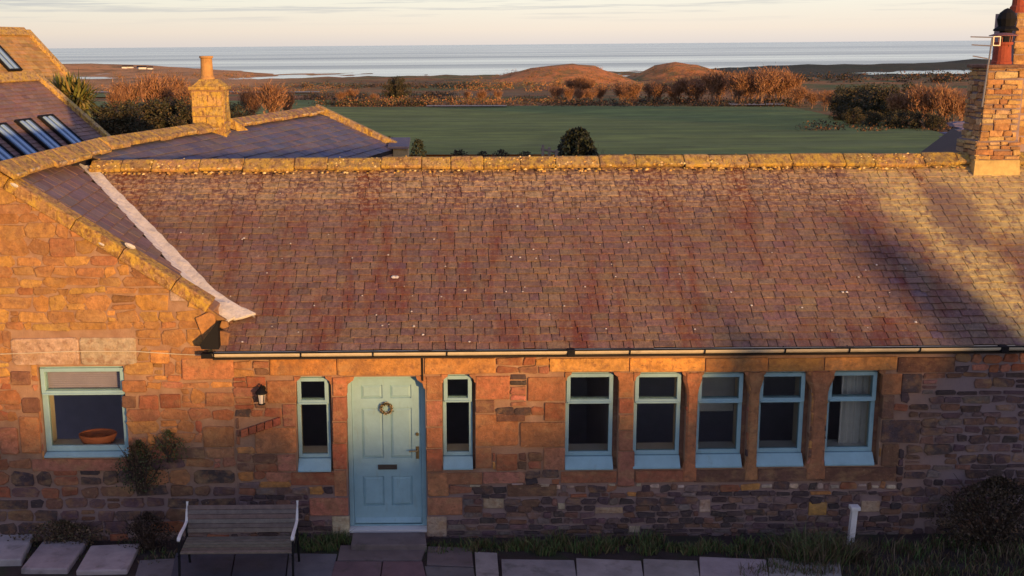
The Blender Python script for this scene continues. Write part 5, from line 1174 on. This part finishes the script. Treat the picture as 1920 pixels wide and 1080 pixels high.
def ever_tree(seed, label, name='evergreen_tree', cols=((.05, .055, .03), (.07, .065, .035), (.035, .035, .022), (.11, .08, .04)), n=4200, size=.06, wide=.5, cone=False):
    r = random.Random(seed); t = bpy.data.objects.new(name, None); COL.objects.link(t); tag(t, label, 'tree'); s = MB(); f = MB()
    s.tube([(0, 0, 0), (.01, 0, .4), (0, .01, .85)], [.03, .022, .008], 6, (.10, .07, .05))
    cl = []
    for i in range(26 if not cone else 110):
        a = r.uniform(0, 6.283); z = r.uniform(.22, .94); q = wide * (math.sqrt(max(.05, 1 - ((z - .5) / .52) ** 2)) if not cone else 1.15 * (1 - z)) * r.uniform(.35, 1) ; c = Vector((math.cos(a) * q, math.sin(a) * q, z)); cl.append((c, r.uniform(.10, .19) * (1 if not cone else .35 + .8 * (1 - z))))
        s.tube([(0, 0, z * .6), c * .6 + Vector((0, 0, z * .3)), c], [.012, .008, .004], 4, (.10, .07, .05), cap=False)
    for i in range(n):
        c, R = r.choice(cl); v = Vector((r.gauss(0, 1), r.gauss(0, 1), r.gauss(0, .75))).normalized() * R * r.random() ** .35; p = c + v; d = (v.normalized() + Vector((r.gauss(0, .5), r.gauss(0, .5), r.gauss(.2, .5)))).normalized() * size * r.uniform(.5, 1.2); q = d.cross(Vector((r.gauss(0, 1), r.gauss(0, 1), r.gauss(0, 1)))).normalized() * size * .3
        f.add([p, p + d * .5 + q, p + d, p + d * .5 - q], [[0, 1, 2, 3]], vary(r.choice(cols), r, .35))
    s.build('trunk', M_leaf, t, tint=True); f.build('crown', M_leaf, t, tint=True); return t
BT = [bare_tree(40 + i, '') for i in range(4)]; BT2 = [bare_tree(60 + i, '', wide=.9, n=3000) for i in range(2)]; ET = [ever_tree(80 + i, '') for i in range(3)]
used = set()
def place(proto, px, py, hpx, label, group, wide=1.0, dist=None):
    if dist is None: p = PG(px, py)
    else: p = PY(px, py, dist)
    s = hpx / F * p.y * 1.02; loc = (p.x, p.y, p.z - .1)
    sc_ = (s * wide, s * wide, s)
    rz = rnd.uniform(0, 6.28)
    if proto.name not in used:
        used.add(proto.name); proto.location = loc; proto.scale = sc_; proto.rotation_euler = (0, 0, rz); proto['label'] = label; proto['group'] = group; return proto
    return copy_tree(proto, loc, label, sc_, rz, group)
k = 0; GB_ = 'bare copper-coloured trees beyond the field'
def side(px): 
    return 'left' if px < 700 else 'middle' if px < 1300 else 'right'
belt = []
for px in range(1045, 1500, 22):
    j = rnd.uniform(-7, 7); hp = 36 + 28 * min(1, max(0, (px - 1180) / 200)) + rnd.uniform(-8, 8); belt.append((px + j, 196 + rnd.uniform(-3, 3), hp))
belt += [(1070, 180, 34), (1085, 182, 40), (1100, 182, 36), (1165, 180, 26), (1220, 178, 22), (1345, 185, 48), (1380, 187, 52), (1415, 187, 50), (1450, 187, 52), (1480, 190, 50), (1400, 192, 50), (1310, 190, 44), (1265, 195, 36), (1500, 200, 40), (900, 192, 24), (935, 190, 22), (880, 190, 20), (640, 192, 22), (660, 190, 24), (700, 192, 18)]
for i, (px, py, hp) in enumerate(belt):
    place((BT + BT2)[i % 6], px, py, hp, 'bare copper-brown tree in the long belt beyond the green field', GB_, 1.15)
GH = 'trees in the round copse at right beyond the field'
cop = [(1560, 215, 44, 0), (1585, 222, 56, 1), (1608, 226, 60, 1), (1635, 230, 66, 1), (1660, 232, 62, 1), (1690, 236, 66, 0), (1715, 238, 74, 0), (1740, 240, 78, 0), (1765, 240, 82, 0), (1785, 240, 72, 0), (1625, 215, 52, 0), (1655, 216, 54, 0), (1690, 218, 56, 1), (1725, 220, 62, 0), (1755, 222, 64, 0), (1545, 208, 40, 0), (1600, 238, 34, 1), (1640, 242, 34, 1), (1680, 245, 36, 1), (1715, 246, 36, 1), (1750, 247, 34, 1), (1575, 230, 30, 1), (1520, 204, 34, 0), (1797, 236, 60, 0)]
for i, (px, py, hp, ev) in enumerate(cop):
    pr = ET[i % 3] if ev else (BT + BT2)[i % 6]
    place(pr, px, py, hp, 'dark leafy tree in the round copse at right beyond the field' if ev else 'orange bare-twigged tree in the round copse at right beyond the field', GH, 1.15)
# dark hedge trees at the middle distance
for px, py, hp, lab in [(735, 188, 38, 'left of two dark green bushes on the near shore of the sea'), (752, 188, 40, 'right of two dark green bushes on the near shore of the sea')]: place(ET[0], px, py, hp, lab, 'pair of dark bushes before the sea', .8)
# brown shrubs behind the wing (close)
GS = 'leafless shrubs behind the slate wing'
for i, (px, py, hp, dist, wd_, lab) in enumerate([(505, 232, 84, 46, 1.0, 'leafless brown shrub right of the buff chimney pot'), (480, 230, 70, 50, .8, 'leafless brown shrub just right of the yellow chimney stack'), (535, 225, 62, 50, .8, 'rightmost leafless shrub behind the slate wing'),
        (250, 232, 84, 52, 1.0, 'leafless orange shrub right of the spiky palm'), (290, 232, 98, 54, 1.0, 'tallest leafless orange shrub between the palm and the yellow chimney'), (330, 228, 92, 56, 1.0, 'leafless orange shrub left of the yellow chimney'), (355, 225, 70, 52, .8, 'leafless shrub close against the left of the yellow chimney'), (222, 228, 66, 50, .8, 'leafless shrub nearest the spiky palm')]):
    place((BT2 + BT)[i % 6], px, py, hp, lab, GS, wd_, dist)
GD = 'dark evergreens behind the slate wing'
for i, (px, py, hp, dist) in enumerate([(225, 268, 74, 40), (262, 268, 78, 42), (300, 266, 78, 43), (338, 262, 74, 43), (365, 258, 60, 42), (195, 262, 66, 40), (445, 240, 46, 48)]):
    place(ET[i % 3], px, py, hp, 'dark evergreen bush in the shaded hedge behind the slate wing', GD, 1.25, dist)
# far white cottages on the headland
GHs = 'white cottages on the far left headland'
for i, (px, py) in enumerate(((234, 128), (243, 128), (262, 129), (268, 129), (282, 130))):
    p = PG(px, py); s_ = 3 + i % 2 * 1.5
    t = thing('white_cottage', ['leftmost tiny white cottage on the headland', 'second tiny white cottage on the headland', 'third tiny white cottage on the headland', 'fourth tiny white cottage on the headland', 'rightmost tiny white cottage on the headland'][i], 'house', (p.x, p.y, p.z), GHs)
    m = MB(); m.box(p.x - s_, p.x + s_, p.y - 3, p.y + 3, p.z - 1, p.z + 1.8); m.build('wall', M_white, t); m = MB(); m.prism([(p.x - s_ - .2, p.y - 3.4, p.z + 1.8), (p.x - s_ - .2, p.y + 3.4, p.z + 1.8), (p.x - s_ - .2, p.y, p.z + 3.6)], [(p.x + s_ + .2, p.y - 3.4, p.z + 1.8), (p.x + s_ + .2, p.y + 3.4, p.z + 1.8), (p.x + s_ + .2, p.y, p.z + 3.6)]); m.build('roof', M_under, t)
# low hedges, walls and scrub between the field and the knolls (uncountable: one object)
def scrub():
    r = random.Random(90); f = MB()
    rows_ = [(600, 800, 196, 200, 420, 1.6, 1), (640, 1060, 186, 200, 900, 1.4, 0), (1040, 1520, 190, 202, 700, 1.5, 2), (840, 1320, 160, 172, 500, 3, 0), (560, 860, 176, 190, 600, 1.6, 2), (560, 900, 160, 168, 350, 2.5, 2), (150, 640, 160, 176, 600, 2.2, 0), (1320, 1830, 140, 155, 500, 4, 2), (200, 480, 140, 150, 250, 3, 0), (880, 1340, 128, 158, 700, 1.6, 0), (590, 1500, 201, 204, 500, .8, 2), (1500, 1830, 236, 252, 400, 1.0, 2)]
    CC = [[(.38, .17, .07), (.28, .15, .06), (.18, .15, .06)], [(.07, .07, .03), (.05, .05, .025), (.25, .12, .05)], [(.035, .035, .022), (.05, .045, .03), (.16, .08, .04)]]
    for (x0, x1, y0, y1, n, h, c) in rows_:
        h *= .75
        for _ in range(n // 4):
            p = PG(r.uniform(x0, x1), r.uniform(y0, y1)); hh = h * r.uniform(.5, 1.3)
            for j in range(34):
                q = p + Vector((r.gauss(0, hh * .8), r.gauss(0, hh * .5), 0)); q.z = g1(q.x, q.y) + abs(r.gauss(0, .45)) * hh; d = Vector((r.gauss(0, 1), r.gauss(0, 1), r.gauss(.8, 1))).normalized() * hh * .28; w = d.cross(Vector((r.gauss(0, 1), r.gauss(0, 1), r.gauss(0, 1)))).normalized() * hh * .16
                f.add([q - w, q + w, q + d], [[0, 1, 2]], vary(r.choice(CC[c]), r, .3))
    o = f.build('scrub', M_leaf, None, tint=True, kind='stuff'); tag(o, 'low rust and dark green scrub and hedgerows between the field and the shore', 'scrub')
scrub()

# ------------------------------------------------------------------ shelter belt behind the viewpoint (its shade falls on the lower walls)
def shade_point(px, py, Yb, on='wall'):
    p = PY(px, py, YW) if on == 'wall' else on_main(px, py); t = (p.y - Yb) / (-SD.y); return p + SD * t
YB = -42.0; GBk = 'shelter belt trees across the yard'
BP = [ever_tree(95 + i, '', n=9000, size=.13, wide=.55) for i in range(2)]
rt = random.Random(77)
def belt_tree(px, py, Y, w, on='wall', lab='evergreen tree in the shelter belt across the yard', grp=GBk):
    top = shade_point(px, py, Y, on); p_ = BP[rt.randrange(2)]; sc3 = (w * 1.8, w * 1.8, top.z * 1.03); loc = (top.x, top.y, -.1)
    if p_.name not in used: used.add(p_.name); p_.location = loc; p_.scale = sc3; p_['label'] = lab; p_['group'] = grp
    else: copy_tree(p_, loc, lab, sc3, rt.uniform(0, 6.28), grp)
for i in range(40):
    px = -600 + i * 75 + rt.uniform(-20, 20)
    belt_tree(px, (862 if px < 500 else 898 if px < 1290 else 800) + rt.uniform(-32, 32), YB + rt.uniform(-4, 4), 1.7)
CT = ever_tree(99, '', n=26000, size=.11, wide=.5, cone=True)
TG = 'tall evergreens above the shelter belt'
for (px, py, w) in [(1345, 722, .75), (1400, 716, .8), (1460, 722, .8), (1520, 716, .8), (1580, 722, .7), (1655, 748, .6), (1715, 700, .6), (1775, 690, .7), (1840, 722, .8), (1900, 728, .8), (1970, 722, .9), (2060, 715, 1.0), (2160, 712, 1.0)]:
    belt_tree(px, py, -16.0 + rt.uniform(-1, 1), w, 'wall', 'broad evergreen standing in front of the shelter belt', TG)
top = shade_point(1662, 470, -13.0, 'roof'); CT.location = (top.x, top.y, -.1); CT.scale = (2.25, 2.25, top.z * 1.02); CT['label'] = 'tall pointed conifer standing forward of the shelter belt'; CT['group'] = TG
top = shade_point(1388, 630, -15.0); copy_tree(CT, (top.x, top.y, -.1), 'shorter pointed conifer standing forward of the shelter belt', (1.5, 1.5, top.z * 1.02), 1.0, TG)
# say which tree is which, counted from the left as the photograph shows them
ONES = ['', 'first', 'second', 'third', 'fourth', 'fifth', 'sixth', 'seventh', 'eighth', 'ninth', 'tenth', 'eleventh', 'twelfth', 'thirteenth', 'fourteenth', 'fifteenth', 'sixteenth', 'seventeenth', 'eighteenth', 'nineteenth']
TENS = {20: ('twentieth', 'twenty'), 30: ('thirtieth', 'thirty'), 40: ('fortieth', 'forty'), 50: ('fiftieth', 'fifty')}
def ordinal(n): return ONES[n] if n < 20 else (TENS[n // 10 * 10][0] if n % 10 == 0 else TENS[n // 10 * 10][1] + '-' + ONES[n % 10])
for grp, txt in ((GB_, 'bare copper tree, {} from the left in the belt beyond the green field'), (GD, 'dark evergreen, {} from the left in the shaded hedge behind the slate wing')):
    L_ = sorted([o for o in bpy.data.objects if o.get('group') == grp and o.get('label')], key=lambda o: o.location.x / o.location.y)
    for i, o in enumerate(L_): o['label'] = txt.format(ordinal(i + 1))
for kind, txt in (('dark leafy', 'dark leafy tree, {} dark one from the left in the copse right of the field'), ('orange bare', 'orange bare tree, {} bare one from the left in the copse right of the field')):
    L_ = sorted([o for o in bpy.data.objects if o.get('group') == GH and str(o.get('label', '')).startswith(kind)], key=lambda o: o.location.x / o.location.y)
    for i, o in enumerate(L_): o['label'] = txt.format(ordinal(i + 1))
